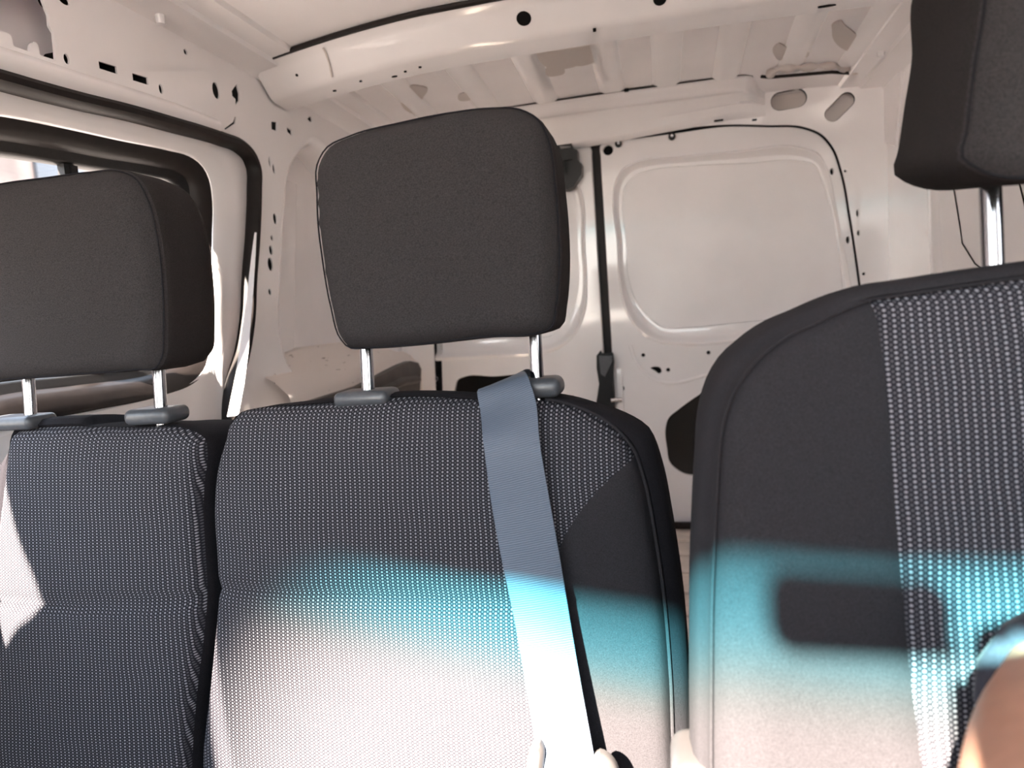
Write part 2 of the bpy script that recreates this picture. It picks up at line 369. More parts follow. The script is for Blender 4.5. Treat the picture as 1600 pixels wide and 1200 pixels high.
# re-do the sheet with the three large openings
vv, tri, _ = cdt([np.array(p) for p in wall_out], lh + [d_open, c_open, cutout])
m.f = m.f[:0]; m.m = []; m.v = []
m.add([L3(q[0], q[1], 0) for q in vv], tri, 0)
for h in lh:
    m.loft([[L3(q[0], q[1], 0) for q in h], [L3(q[0], q[1], 0.003) for q in h]], 0)
    big = offset(h, 0.004); m.loft([[L3(q[0], q[1], 0.003) for q in big], [L3(q[0], q[1], 0.03) for q in big]], 1)
    v2, t2, _ = cdt(big); m.add([L3(q[0], q[1], 0.03) for q in v2], t2, 1)
# rolled flange round the door opening and round the recess; lip of the cut-out
def roll(op, prof): m.loft([[L3(q[0], q[1], d) for q in offset(op, -o)] for o, d in prof], 0)
roll(d_open, [(0, 0), (0.003, 0.001), (0.006, 0.004), (0.008, 0.010), (0.008, 0.03), (0.008, 0.05)])
roll(c_open, [(0, 0), (0.006, 0.001), (0.014, 0.007), (0.018, 0.016), (0.020, 0.03), (0.022, 0.082)])
roll(cutout, [(0, 0), (0, 0.004)])
wl = st(m.build('wall_left', [PAINT, DARK]), 'bare white painted left body side with door pillar and roof rail')
# crease that runs above the door seal
m = MB(); cre = [RX(a, b, XL) for a, b in ((-60, 72), (0, 87), (62, 106), (125, 126), (200, 148), (275, 172), (340, 196))]
cr_s = resample(cre, 40, False)
m.loft([[(XL + 0.0005, p[0], p[1] + 0.012) for p in cr_s], [(XL + 0.006, p[0], p[1] + 0.006) for p in cr_s], [(XL + 0.009, p[0], p[1]) for p in cr_s], [(XL + 0.007, p[0], p[1] - 0.009) for p in cr_s], [(XL + 0.0005, p[0], p[1] - 0.020) for p in cr_s]], 0, False)
m.build('pressed_crease', PAINT, wl)
# back of the roof-rail cavity seen through the cut-out
m = MB(); cv = [(0.2, 0.36), (1.0, 0.36), (1.0, 0.545), (0.2, 0.545)]
m.loft([[(XL - d, *q) for q in cv] for d in (0.001, 0.055)], 0, True, False, True); m.build('rail_cavity', PAINT_MATTE, wl)
# cargo recess: inner skin, upright seam, sloping scuffed ledge, dark load rail
m = MB(); m.panel([np.array(p) for p in ((1.30, -0.30), (2.05, -0.30), (2.05, 0.45), (1.30, 0.45))], lambda y, z, d: (XL - 0.075 - d, y, z))
m.build('cargo_skin', PAINT_MATTE, wl)
m = MB()
for a, b, wd in (((463, 288), (458, 545), 0.006),):
    p = RX(*a, XL - 0.07); q = RX(*b, XL - 0.07)
    m.box(XL - 0.074, XL - 0.0725, 0, 0, 0, 0) if False else m.tube([(XL - 0.0725, p[0], p[1]), (XL - 0.0725, q[0], q[1])], 0.003, 8)
m.build('panel_seam', RUBBER, wl)
m = MB(); p = RX(444, 282, XL - 0.07); q = RX(461, 288, XL - 0.07); q2 = RX(457, 545, XL - 0.07)
m.panel([np.array(v) for v in ((p[0] - 0.05, p[1] + 0.004), (q[0], q[1]), (q2[0], q2[1]), (p[0] - 0.12, q2[1] - 0.01))], lambda y, z, d: (XL - 0.066 - d, y, z), edge=0.008); m.build('reinforcement_plate', PAINT, wl)
m = MB(); led = [(XL - 0.076, -0.045), (XL - 0.070, -0.055), (XL + 0.02, -0.105), (XL + 0.05, -0.135), (XL + 0.055, -0.16), (XL + 0.055, -0.66)]
m.loft([[(x, y, z) for x, z in led] for y in np.linspace(1.28, 2.05, 12)], 0, False); m.build('ledge', SCUFF, wl)
m = MB()
tp = [RX(a, b, XL + 0.065) for a, b in ((480, 628), (560, 603), (625, 570), (640, 564), (652, 567), (657, 577), (655, 606), (653, 640))]
y0 = tp[0][0]
ol = [np.array(v) for v in [(1.34, tp[0][1] - 0.075)] + tp + [(tp[-1][0], -0.4), (1.34, -0.4)]]
m.panel(ol, lambda y, z, d: (XL + 0.068 - d, y, z), edge=0.02)
m.loft([[(XL + 0.068, y, z - 0.035), (XL + 0.080, y, z - 0.043), (XL + 0.080, y, z - 0.052), (XL + 0.068, y, z - 0.06)] for y, z in resample([tp[0], tp[2], (tp[4][0] - 0.02, tp[4][1])], 12, False)], 0, False)
m.build('load_rail', TRIM, wl)
# body seal round the door opening
def strip(op, prof, name, mt, parent, x0, closed=True):
    mm = MB(); mm.loft([[(x0 - d, *q) for q in offset(op, -o)] for o, d in prof], 0, closed); return mm.build(name, mt, parent)

# ---- left front door (closed): shell with stepped frame, window seal, glass
door1 = thing('door_1', (XL, 0.6, -0.84), 'white left front door with black framed window', None); door1['kind'] = 'structure'
strip(d_open, [(-0.003, 0.002), (-0.001, -0.005), (0.005, -0.009), (0.013, -0.008), (0.018, -0.002), (0.020, 0.010), (0.020, 0.03)], 'body_seal', RUBBER, door1, XL)
XW = XL - 0.055
w_out = [(0, 190), (82, 205.5), (165, 223), (247, 239), (277, 247), (297, 262), (308, 282), (312.5, 306), (313, 375), (313, 480), (311, 540), (303, 570), (280, 592), (240, 607), (120, 628), (0, 648)]
wo2 = [tuple(RX(a, b, XW)) for a, b in w_out]
w_loop = smooth([(0.05, 0.148), (0.19, 0.155), (0.30, 0.185), (0.46, 0.240), (0.60, 0.270)] + [q for q in wo2 if q[0] > 0.66] + [(0.60, -0.115), (0.46, -0.170), (0.34, -0.190), (0.273, -0.151), (0.16, -0.038), (0.045, 0.077), (0.022, 0.12)], True, 0.012)
n = 220
def align(P, n):
    P = resample(P, n); k = int(np.argmax([p[0] * 1 + p[1] * 1 for p in P])); P = P[k:] + P[:k]
    return P if area(P) > 0 else [P[0]] + P[1:][::-1]
A0 = align(offset(d_open, -0.014), n); W0 = align(w_loop, n)
def mixl(f, d): return [(XL - d, *((1 - f) * a + f * b)) for a, b in zip(A0, W0)]
m = MB()
m.loft([mixl(f, d) for f, d in ((0, 0.030), (0.0, 0.018), (0.06, 0.0165), (0.40, 0.0185), (0.46, 0.0200), (0.62, 0.0215), (0.70, 0.0235), (0.90, 0.0265), (0.97, 0.030), (1.0, 0.052))], 0)
m.build('door_frame', PAINT, door1)
def Wp(prof, name, mt): 
    mm = MB(); mm.loft([[(XW - d, *q) for q in offset(w_loop, -o)] for o, d in prof], 0); return mm.build(name, mt, door1)
Wp([(-0.016, -0.020), (-0.010, -0.026), (-0.002, -0.023), (0.008, -0.016), (0.018, -0.010), (0.022, 0.0), (0.024, 0.004)], 'window_seal', RUBBER)
Wp([(0.020, 0.0), (0.026, 0.006), (0.036, 0.010), (0.040, 0.014), (0.042, 0.026)], 'glass_channel', PLASTIC)
m = MB(); vv, tri, _ = cdt(offset(w_loop, -0.038)); m.add([(XW - 0.018, q[0], q[1]) for q in vv], tri); m.build('glass', GLASS, door1)
p = RX(103, 262, XW - 0.02)
m = MB(); m.box(XW - 0.024, XW - 0.012, p[0] - 0.012, p[0] - 0.003, -0.1, 0.27); m.box(XW - 0.030, XW - 0.010, p[0] + 0.0, p[0] + 0.012, -0.1, 0.27); m.build('sliding_pane_edge', PLASTIC, door1)
# white edge between the seals, cut to the widening shape of the sun patch
m = MB(); e_px = [(393, 364), (389, 400), (384, 450), (378, 500), (372, 550), (364, 600), (354, 650)]; wdt = [0.004, 0.008, 0.011, 0.014, 0.017, 0.019, 0.020]
ep = [RX(a, b, XL) for a, b in e_px]
m.loft([[(XL + 0.008 + q * w_, y + (q - 0.5) * w_, z) for (y, z), w_ in zip(ep, wdt)] for q in (0.0, 0.35, 0.7)], 0, False)
m.build('painted_door_edge', PAINT, door1)

# ---- right wall
rw_h = [circle(RX(1481, 403, XR), 0.004)]
m = MB(); m.panel([np.array(p) for p in ((0.95, -0.95), (2.05, -0.95), (2.05, 0.545), (0.95, 0.545))], R3, [], 0, 1)
fr = [(-0.97, -0.05), (-0.97, -0.95), (0.95, -0.95), (0.95, 0.545), (-0.32, 0.535)]
rwin = smooth([(0.10, 0.26), (0.30, 0.28), (0.36, 0.24), (0.36, 0.0), (0.30, -0.06), (-0.20, -0.06), (-0.25, -0.02)], True, 0.02)
wr = st(m.build('wall_right', [PAINT, DARK]), 'bare white painted right cargo side behind the driver seat')
m = MB()
for a in (((1485, 255), (1490, 290), (1500, 350), (1504, 380), (1524, 412), (1560, 440)), ((1592, 280), (1600, 312), (1606, 340))):
    m.tube([(XR - 0.0005, *RX(*q, XR)) for q in a], 0.0016, 8)
m.build('panel_seam', RUBBER, wr)
m = MB()
for x0, w_ in ((1444, 0.045),):
    a = RX(x0, 250, XR); b = RX(x0 + 14, 430, XR)
    m.loft([[(XR, a[0] + d, 0.40), (XR, b[0] + d, -0.10)] if o == 0 else [(XR - o, a[0] + d, 0.40), (XR - o, b[0] + d, -0.10)] for d, o in ((0.0, 0), (-0.012, 0.006), (-0.05, 0.006), (-0.065, 0))], 0, False)
m.build('pressed_rib', PAINT, wr)
m = MB(); v_ = poly([(1362, 130), (1410, 112), (1400, 228), (1366, 215)], lambda a, b: RX(a, b, XR - 0.004))
m.panel(v_, lambda y, z, d: (XR - 0.006 + d, y, z), edge=0.006); m.build('corner_gusset', PAINT_MATTE, wr)
door4 = thing('door_4', (XR, 0.0, -0.95), 'dark trimmed right front door beside the driver', None); door4['kind'] = 'structure'
m = MB(); vv, tri, _ = cdt([np.array(p) for p in fr], [rwin]); m.add([R3(q[0], q[1], 0) for q in vv], tri, 0)
m.loft([[R3(q[0], q[1], 0) for q in rwin], [R3(q[0], q[1], 0.04) for q in rwin]], 0); m.build('door_trim', GUIDE, door4)
m = MB(); vv, tri, _ = cdt(rwin); m.add([(XR + 0.02, q[0], q[1]) for q in vv], tri); m.build('glass', GLASS, door4)

# ---- floors
m = MB(); m.box(XL - 0.08, XR + 0.05, -1.0, 1.15, -0.99, -0.95); m.box(XL - 0.08, XR + 0.05, 1.13, 1.15, -0.95, -0.67)
st(m.build('floor', CARPET), 'dark mat floor of the cabin')
m = MB(); m.box(XL - 0.08, XR + 0.05, 1.15, 2.2, -0.70, -0.665)
for i in range(7): m.box(XL + 0.1, XR - 0.1, 1.22 + i * 0.12, 1.26 + i * 0.12, -0.665, -0.659)
st(m.build('floor_cargo', CFLOOR), 'beige ribbed cargo floor behind the seats')

# ---- roof skin, side flanges, ribs, mastic pads
m = MB()
ys = np.linspace(-0.38, 2.10, 34); xs = np.linspace(XL - 0.02, XR + 0.02, 30)
def zroof(x, y): return 0.556 - 0.018 * ((x + 0.11) / 0.71) ** 2 - 0.020 * max(0, (y - 1.35) / 0.7) ** 1.3
m.loft([[(x, y, zroof(x, y)) for x in xs] for y in ys], 0, False)
ceil_ = st(m.build('ceiling', PAINT_MATTE), 'bare white sheet metal van roof')
m = MB()
rail = [(XL, 0.518), (XL + 0.012, 0.526), (XL + 0.06, 0.528), (XL + 0.066, 0.534), (XL + 0.11, 0.536), (XL + 0.116, 0.545)]
m.loft([[(x, y, z - (0.020 * max(0, (y - 1.35) / 0.7) ** 1.3)) for x, z in rail] for y in np.linspace(-0.3, 2.05, 24)], 0, False); m.build('roof_flange', PAINT, ceil_)
m = MB(); rr = [(XR - (x - XL), z) for x, z in rail]
m.loft([[(x, y, z - (0.020 * max(0, (y - 1.35) / 0.7) ** 1.3)) for x, z in rr] for y in np.linspace(-0.3, 2.05, 24)], 0, False); m.build('roof_flange', PAINT, ceil_)
m = MB()      # dark sealant line along the flange
for a in ([(292, 42), (312, 53), (330, 58), (342, 64), (360, 72), (380, 82), (396, 92)], [(275, 43), (283, 46), (293, 40)]):
    m.tube([(*RZ(u, v, 0.541), 0.541) for u, v in a], 0.0022, 8)
m.build('seam_sealer', RUBBER, ceil_)
m = MB()
for px, py in ((249, 20), (1376, 76)):
    q = RZ(px, py, 0.530); m.tube([(q[0], q[1], 0.545), (q[0], q[1], 0.528), (q[0], q[1], 0.512)], [0.009, 0.008, 0.007], 12)
m.build('trim_clip', PAINT, ceil_)
ribs = [(0.03, 0.022, 0), (-0.105, 0.02, 0), (0.165, 0.02, 0.04), (-0.27, 0.02, -0.04), (0.31, 0.02, 0.06), (-0.42, 0.02, -0.06), (-0.58, 0.02, -0.08), (0.45, 0.02, 0.05)]
for x0, hw, sk in ribs:
    m = MB(); rg = []
    for y in np.linspace(1.44, 1.90, 8):
        x = x0 + sk * (y - 1.44) * 0.4; zz = zroof(x, y)
        rg.append([(x - hw - 0.012, y, zz), (x - hw, y, zz - 0.005), (x + hw, y, zz - 0.005), (x + hw + 0.012, y, zz)])
    m.loft(rg, 0, False); m.build('roof_rib', PAINT, ceil_)
def pad(px, th=0.003):
    z = 0.535; q = [np.array(RZ(a, b, z)) for a, b in px]; q = smooth(q, True, 0.008); mm = MB()
    mm.panel(q, lambda x, y, d: (x, y, zroof(x, y) - th + d), edge=th); mm.build('mastic_pad', MASTIC, ceil_)
pad([(1303, 40), (1311, 36), (1320, 42), (1344, 68), (1335, 80), (1326, 78), (1300, 50)])
pad([(1209, 78), (1216, 72), (1232, 76), (1250, 72), (1260, 76), (1258, 90), (1236, 92), (1222, 95), (1210, 88)])
pad([(860, 70), (880, 66), (897, 88), (898, 112), (878, 116)])
pad([(864, 100), (876, 124), (862, 126)])
pad([(910, 62), (927, 60), (928, 106), (914, 110)])
pad([(635, 172), (652, 138), (664, 140), (660, 156), (644, 176)])
pad([(720, 150), (736, 148), (738, 158), (722, 160)])

# ---- cross bow over the seats
tr1 = None
m = MB(); N_ = 60
top_px = [(300, 118), (405, 108), (432, 92), (450, 83.5), (500, 69.5), (560, 50), (620, 35), (690, 19), (760, 5), (800, -3), (900, -22), (1100, -60)]
def ybow(x): return 0.0
rings = []
for x in np.linspace(XL + 0.005, XR - 0.005, N_):
    b = -0.018 * ((x + 0.11) / 0.71) ** 2
    yo = 0.05 * max(0, (-0.66 - x) / 0.14) * 0
    prof = [(1.268, 0.549), (1.272, 0.5455), (1.285, 0.5435), (1.293, 0.535), (1.325, 0.508), (1.333, 0.503), (1.345, 0.4995), (1.402, 0.497), (1.408, 0.502), (1.41, 0.512), (1.44, 0.55)]
    k = np.clip((-0.40 - x) / 0.34, 0, 1.15) ** 1.5; sh = 0.055 * k
    rings.append([(x, y + sh + 0.012, z + b) for y, z in prof])
m.loft(rings, 0, False)
bow = st(m.build('trim_1', PAINT), 'white pressed steel cross beam under the roof above the headrests')
m = MB()      # dark tube drawn as the shade in the gap between beam and roof skin
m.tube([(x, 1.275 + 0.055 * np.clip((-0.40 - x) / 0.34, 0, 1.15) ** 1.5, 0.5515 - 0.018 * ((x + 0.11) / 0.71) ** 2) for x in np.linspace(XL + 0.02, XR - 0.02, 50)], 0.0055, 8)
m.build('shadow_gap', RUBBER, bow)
m = MB()
def bowpt(px, py):      # a point on the sloping front of the beam
    b = sh = 0.0
    for _ in range(6):
        q = onplane(px, py, (0, 1.322 + sh, 0.5215 + b), (0, 0.645, 0.764)); sh = 0.055 * np.clip((-0.40 - q[0]) / 0.34, 0, 1.15) ** 1.5; b = -0.018 * ((q[0] + 0.11) / 0.71) ** 2
    return q
def disc(mm, c, nrm, r, r2=None, dep=0.004, mi=0):
    nrm = Vector(nrm).normalized(); a = nrm.cross(Vector((1, 0, 0.01))).normalized(); b = nrm.cross(a); r2 = r2 or r
    c = Vector([float(q) for q in c]); K = 20
    r0 = [c + (b * math.cos(2 * math.pi * i / K) * r + a * math.sin(2 * math.pi * i / K) * r2) for i in range(K)]
    mm.loft([[q + nrm * 0.0015 for q in r0], [q - nrm * dep for q in r0]], mi, True, True, False)
for px, py, r in ((818.5, 28.5, 0.0135), (1031, -2, 0.0115), (464, 117, 0.003)): disc(m, bowpt(px, py), (0, -0.66, -0.75), r)
for px, py, r, r2 in ((616, 115, 0.006, 0.003), (633, 108, 0.003, 0.002), (522, 134, 0.004, 0.003), (656, 102, 0.003, 0.002), (929, 48.5, 0.003, 0.002), (563, 121, .003, .002), (1292, 4, .015, .003)):
    q = RZ(px, py, 0.497); disc(m, (q[0], q[1], 0.4975 - 0.018 * ((q[0] + 0.11) / 0.71) ** 2), (0, 0, -1), r, r2)
m.build('bolt_hole', DARK, bow)
m = MB(); e_ = [(505, 73), (509, 80), (515, 97), (519, 118), (525, 126), (535, 133), (545, 138)]
m.tube([tuple(bowpt(a, b) + np.array((0, -0.002, -0.003))) for a, b in e_[:4]], 0.0018, 8); m.build('bracket_edge', MASTIC, bow)
m = MB()
q = RZ(452, 153, 0.49); m.rbox((q[0], q[1] + 0.0, 0.492), (0.028, 0.012, 0.006), 0.005); m.build('pillar_grommet', RUBBER, bow)

# ---- rear header, rear wall with the tailgate opening
D3px = [(936, 223), (990, 216), (1050, 208), (1137, 196.5), (1200, 197.5), (1255, 200), (1281, 210), (1300, 231), (1313, 266), (1327, 340), (1342, 440), (1352, 530), (1358, 620), (1360, 720)]
D3px = D3px[1:]
D3 = poly(D3px, lambda a, b: RY(a, b, YR))
xg3 = RY(936, 223, YR)[0]; zg3 = RY(936, 223, YR)[1]; zb = -0.655
D3 = [np.array((xg3 + 0.010, zg3 + 0.001))] + D3
xr3 = D3[-1][0]
D3o = smooth(D3 + [(xr3 + 0.005, -0.5), (xr3 - 0.01, -0.63), (xr3 - 0.05, zb), (xg3 + 0.25, zb), (xg3 + 0.02, zb), (xg3 + 0.003, zb + 0.02)] + [(xg3 + 0.002, q) for q in (-0.55, -0.3, -0.1, 0.1, 0.3, zg3 - 0.03)] + [(xg3 + 0.002, zg3 - 0.008)], True, 0.012)
xg2 = xg3 - 0.026; xl2 = RY(690, 575, YR)[0]
zt2 = D3[0][1] + 0.002
D2o = smooth([(xg2, zt2 - 0.03), (xg2, zt2 - 0.010), (xg2 - 0.010, zt2), (-0.30, zt2 + 0.01), (-0.50, zt2 + 0.004), (xl2 + 0.08, zt2 - 0.02), (xl2 + 0.03, zt2 - 0.07), (xl2 + 0.015, 0.2), (xl2, -0.1), (xl2 - 0.01, -0.4), (xl2 + 0.01, -0.63), (xl2 + 0.05, zb), (-0.4, zb), (xg2 - 0.02, zb), (xg2, zb + 0.02)] + [(xg2, q) for q in (-0.55, -0.3, -0.1, 0.1, 0.3)], True, 0.012)
r_open = smooth([(-0.30, zt2 + 0.022), (-0.5, zt2 + 0.014), (xl2 + 0.07, zt2 - 0.005), (xl2 + 0.015, zt2 - 0.06), (xl2, 0.2), (xl2 - 0.016, -0.1), (xl2 - 0.024, -0.4), (xl2 - 0.01, -0.66), (xl2 + 0.05, zb - 0.012), (0, zb - 0.012), (xr3 - 0.05, zb - 0.012), (xr3 + 0.01, -0.64), (xr3 + 0.02, -0.5)] + [tuple(p) for p in offset(D3, 0.0)[::-1][0:11]] + [tuple(D3[2] + np.array((0, 0.006))), tuple(D3[1] + np.array((0, 0.006))), tuple(D3[0] + np.array((0, 0.006)))], True, 0.012)
r_open = offset(r_open, 0.0045)
gus = [slot(RY(1221, 155, YR - 0.02), RY(1248, 150, YR - 0.02), 0.024), slot(RY(1304, 175, YR - 0.02), RY(1326, 153, YR - 0.02), 0.020)]
rh = gus + [circle(RY(1340, 333, YR), 0.004, 0.010), circle(RY(1341.5, 364, YR), 0.004, 0.008), circle(RY(1350, 428, YR), 0.005), circle(RY(1321, 267, YR), 0.004), circle(RY(681, 592, YR), 0.005, 0.008)]
m = MB()
m.panel([np.array(p) for p in ((XL - 0.08, -0.95), (XR + 0.02, -0.95), (XR + 0.02, 0.55), (XL - 0.08, 0.55))], B3, [r_open] + rh, 0, None)
m.loft([[B3(q[0], q[1], d) for q in offset(r_open, -o)] for o, d in ((0, 0), (0.001, 0.002))], 0); m.loft([[B3(q[0], q[1], d) for q in offset(r_open, -o)] for o, d in ((0.001, 0.002), (0.001, 0.03))], 1)
for i, h in enumerate(rh):
    m.loft([[B3(q[0], q[1], d) for q in offset(h, o)] for o, d in ((0, 0), (-0.0015, 0.003), (-0.001, 0.008))], 1 if i < 2 else 0)
    big = offset(h, 0.004); m.loft([[B3(q[0], q[1], 0.004) for q in big], [B3(q[0], q[1], 0.034 if i < 2 else 0.01) for q in big]], 2 if i < 2 else 1); v2, t2, _ = cdt(big); m.add([B3(q[0], q[1], 0.034 if i < 2 else 0.01) for q in v2], t2, 2 if i < 2 else 1)
m.loft([[B3(q[0], q[1], 0.075) for q in offset(r_open, 0.03)], [B3(q[0], q[1], 0.02) for q in offset(r_open, 0.03)]], 1)
v2, t2, _ = cdt(offset(r_open, 0.03)); m.add([B3(q[0], q[1], 0.075) for q in v2], t2, 1)
wre = st(m.build('wall_rear', [PAINT, DARK, MASTIC]), 'white rear end frame around the two cargo doors with oval slots')
m = MB(); rings = []
for x in np.linspace(XL - 0.01, 0.285, 50):
    
    zb_ = np.interp(x, [-0.8, -0.35, -0.17, 0.02, 0.19, 0.36], [0.43, 0.445, 0.450, 0.462, 0.472, 0.470])
    yt = 1.885 + 0.02 * abs(x + 0.1)
    zt = 0.536
    prof = [(yt, zt + 0.004), (yt + 0.004, zt - 0.002), (yt + 0.022, zt - 0.006), (yt + 0.030, zt - 0.013), (yt + 0.060, zt - 0.022), (yt + 0.066, zt - 0.020), (yt + 0.078, zt - 0.024), (yt + 0.092, zt - 0.036), (yt + 0.120, zb_ + 0.028), (yt + 0.128, zb_ + 0.012), (yt + 0.135, zb_ + 0.004), (YR - 0.004, zb_), (YR + 0.002, zb_ - 0.002)]
    tp_ = np.clip((x - 0.225) / 0.06, 0, 1); tp_ = tp_ * tp_ * (3 - 2 * tp_)
    rings.append([(x, y + (YR - 0.001 - y) * tp_, z) for y, z in prof])
m.loft(rings, 0, False); hdr = st(m.build('trim_2', PAINT), 'glossy white header beam above the rear cargo doors')
m = MB(); m.tube([(x, 1.883 + 0.02 * abs(x + 0.1) + (YR - 1.89) * (lambda q: q * q * (3 - 2 * q))(np.clip((x - 0.225) / 0.06, 0, 1)), 0.5385) for x in np.linspace(XL + 0.01, 0.28, 50)], 0.0022, 8); m.build('roof_seam', RUBBER, hdr)
m = MB(); m.tube([(*RZ(a, b, 0.522), 0.524) for a, b in ((1190, 121), (1204, 122), (1240, 119), (1300, 114), (1345, 117))], 0.004, 8); m.build('roof_seam', RUBBER, hdr)
m = MB()
for px, py, r in ((934, 212, .011), (1006, 202, .012), (970, 210, .006), (1123, 188, .012), (1179, 187, .006)):
    q = RY(px, py, 2.02); m.rbox((q[0], 2.022, q[1]), (r, 0.003, 0.0022), 0.001, 0, 2)
q = RZ(979, 141, 0.533); m.rbox((q[0], q[1], 0.533), (0.006, 0.004, 0.004), 0.002)
m.build('clip_slot', DARK, hdr)
m = MB(); ss = smooth([RZ(1200, 119, 0.527), RZ(1215, 110, 0.527), RZ(1260, 107, 0.527), RZ(1300, 104, 0.527), RZ(1318, 108, 0.527), RZ(1345, 114, 0.527)], False, 0.01)
m.tube([(q[0], q[1] - 0.006, 0.528) for q in ss], [0.008 + 0.004 * math.sin(i * 1.3) for i in range(len(ss))], 10); m.build('sealer_bead', MASTIC, hdr)

# ---- rear doors
def rear_door(name, outl, O1, O3, holes, label, y0=YR + 0.012):
    d = thing(name, (float(np.mean([p[0] for p in outl])), y0, zb), label, None); d['kind'] = 'structure'
    def D(x, z, dd): return (x, y0 + dd, z)
    nn = 200
    def al(P):
        P = resample(P, nn); k = int(np.argmin([p[0] - p[1] for p in P])); P = P[k:] + P[:k]
        return P if area(P) < 0 else [P[0]] + P[1:][::-1]
    m = MB()
    m.panel(outl, D, [O1] + holes, 0, None)
    m.loft([[D(q[0], q[1], 0) for q in outl], [D(*offset(outl, 0.002)[i], 0.004) for i in range(len(outl))], [D(*offset(outl, 0.002)[i], 0.045) for i in range(len(outl))]], 0)
    a, c = al(O1), al(O3)
    mid = lambda f: [p * (1 - f) + q * f for p, q in zip(a, c)]
    m.loft([[D(q[0], q[1], dd) for q in P] for P, dd in ((a, 0), (mid(0.06), -0.004), (mid(0.16), -0.006), (mid(0.26), -0.002), (mid(0.42), 0.014), (mid(0.6), 0.020), (mid(0.97), 0.020), (mid(0.985), 0.025), (c, 0.025))], 0)
    for h in holes:
        m.loft([[D(q[0], q[1], dd) for q in offset(h, o)] for o, dd in ((0, 0), (-0.001, 0.004), (-0.001, 0.012))], 0)
        big = offset(h, 0.004); v2, t2, _ = cdt(big); m.add([D(q[0], q[1], 0.014) for q in v2], t2, 1)
    m.build('door_shell', [PAINT, DARK], d)
    m = MB(); v2, t2, _ = cdt(c); m.add([D(q[0], q[1], 0.0235) for q in v2], t2); m.build('inner_skin', PAINT_MATTE, d)
    return d, D
O1px = [(957, 313), (960, 288), (972, 264), (994, 252), (1053, 245), (1146, 236), (1254, 230), (1278, 239), (1292, 261), (1306, 319), (1316, 375), (1328, 437), (1336, 490), (1320, 520), (1250, 530), (1146, 537), (1069, 541), (1022, 534), (997, 517), (976, 483), (967, 437), (963, 375)]
O3px = [(973, 313), (976, 293), (992, 274), (1016, 266), (1084, 259), (1170, 255), (1254, 251.5), (1272, 256), (1282, 276), (1300, 329), (1311, 400), (1316, 450), (1313, 486), (1280, 494), (1207, 498.5), (1130, 506), (1069, 511.5), (1038, 512), (1022, 502), (998, 477), (983, 437), (978, 375)]
O1 = smooth(poly(O1px, lambda a, b: RY(a, b, YR + 0.012)), True, 0.012); O3 = smooth(poly(O3px, lambda a, b: RY(a, b, YR + 0.03)), True, 0.012)
P3 = lambda a, b: RY(a, b, YR + 0.012)
acc = smooth(poly([(1040, 668), (1044, 654), (1060, 640), (1110, 606), (1150, 585), (1230, 580), (1250, 600), (1250, 720), (1235, 736), (1150, 736), (1060, 736), (1047, 724), (1042, 700)], P3), True, 0.01)
h3 = [circle(P3(950, 234.5), 0.0145), circle(P3(1005, 555), 0.006), circle(P3(1107, 551), 0.006), circle(P3(1044, 578), 0.006),
      smooth(poly([(1016, 575), (1022, 573), (1032, 575), (1034, 581), (1030, 584), (1024, 580)], P3), True, 0.003), circle(P3(971, 607), 0.009), circle(P3(1300, 268), 0.005, 0.009), circle(P3(1325, 375), 0.005, 0.010), acc]
d3, DF = rear_door('door_3', D3o, O1, O3, h3, 'right rear cargo door with raised blank panel behind the driver seat')
m = MB()
m.panel(acc, lambda x, z, d: (x, YR + 0.0225 + d, z)); tag(m.build('access_cover', mat('smoked_plastic', (0.03, 0.028, 0.026), 0.12)), 'glossy dark access opening cover'); bpy.context.scene.objects['access_cover'].parent = d3; bpy.context.scene.objects['access_cover'].location = Vector((0, 0, 0)) - Vector(d3.location)
m = MB()
for px, py in ((966.5, 225), (1050, 214)):
    q = P3(px, py); m.tube([(q[0], YR + 0.013, q[1]), (q[0], YR + 0.004, q[1])], 0.010, 16); 
m.build('rubber_stop', RUBBER, d3)
m = MB()
for px, py in ((966.5, 225), (1050, 214)):
    q = P3(px, py); m.tube([(q[0], YR + 0.006, q[1] + 0.001), (q[0], YR + 0.002, q[1] + 0.001)], 0.004, 12)
m.build('stop_pin', CHROME, d3)
m = MB(); rb = [P3(955, 600), P3(962, 600)]; m.rbox((RY(962, 690, YR)[0] + 0.02, YR + 0.012, -0.27), (0.010, 0.004, 0.085), 0.004); m.build('stiffening_bead', PAINT, d3)
c_r = smooth(poly([(985, 540), (992, 560), (1010, 585), (1040, 598), (1090, 590), (1140, 572)], P3), False, 0.01)
m = MB(); m.tube([(q[0], YR + 0.013, q[1]) for q in c_r], 0.006, 8); m.build('lower_bead', PAINT, d3)
m = MB(); m.rbox(((xg3 + xr3) / 2, YR - 0.002, -0.652), ((xr3 - xg3) / 2 - 0.03, 0.008, 0.009), 0.003, 0, 2); m.build('sill_seal', RUBBER, d3)
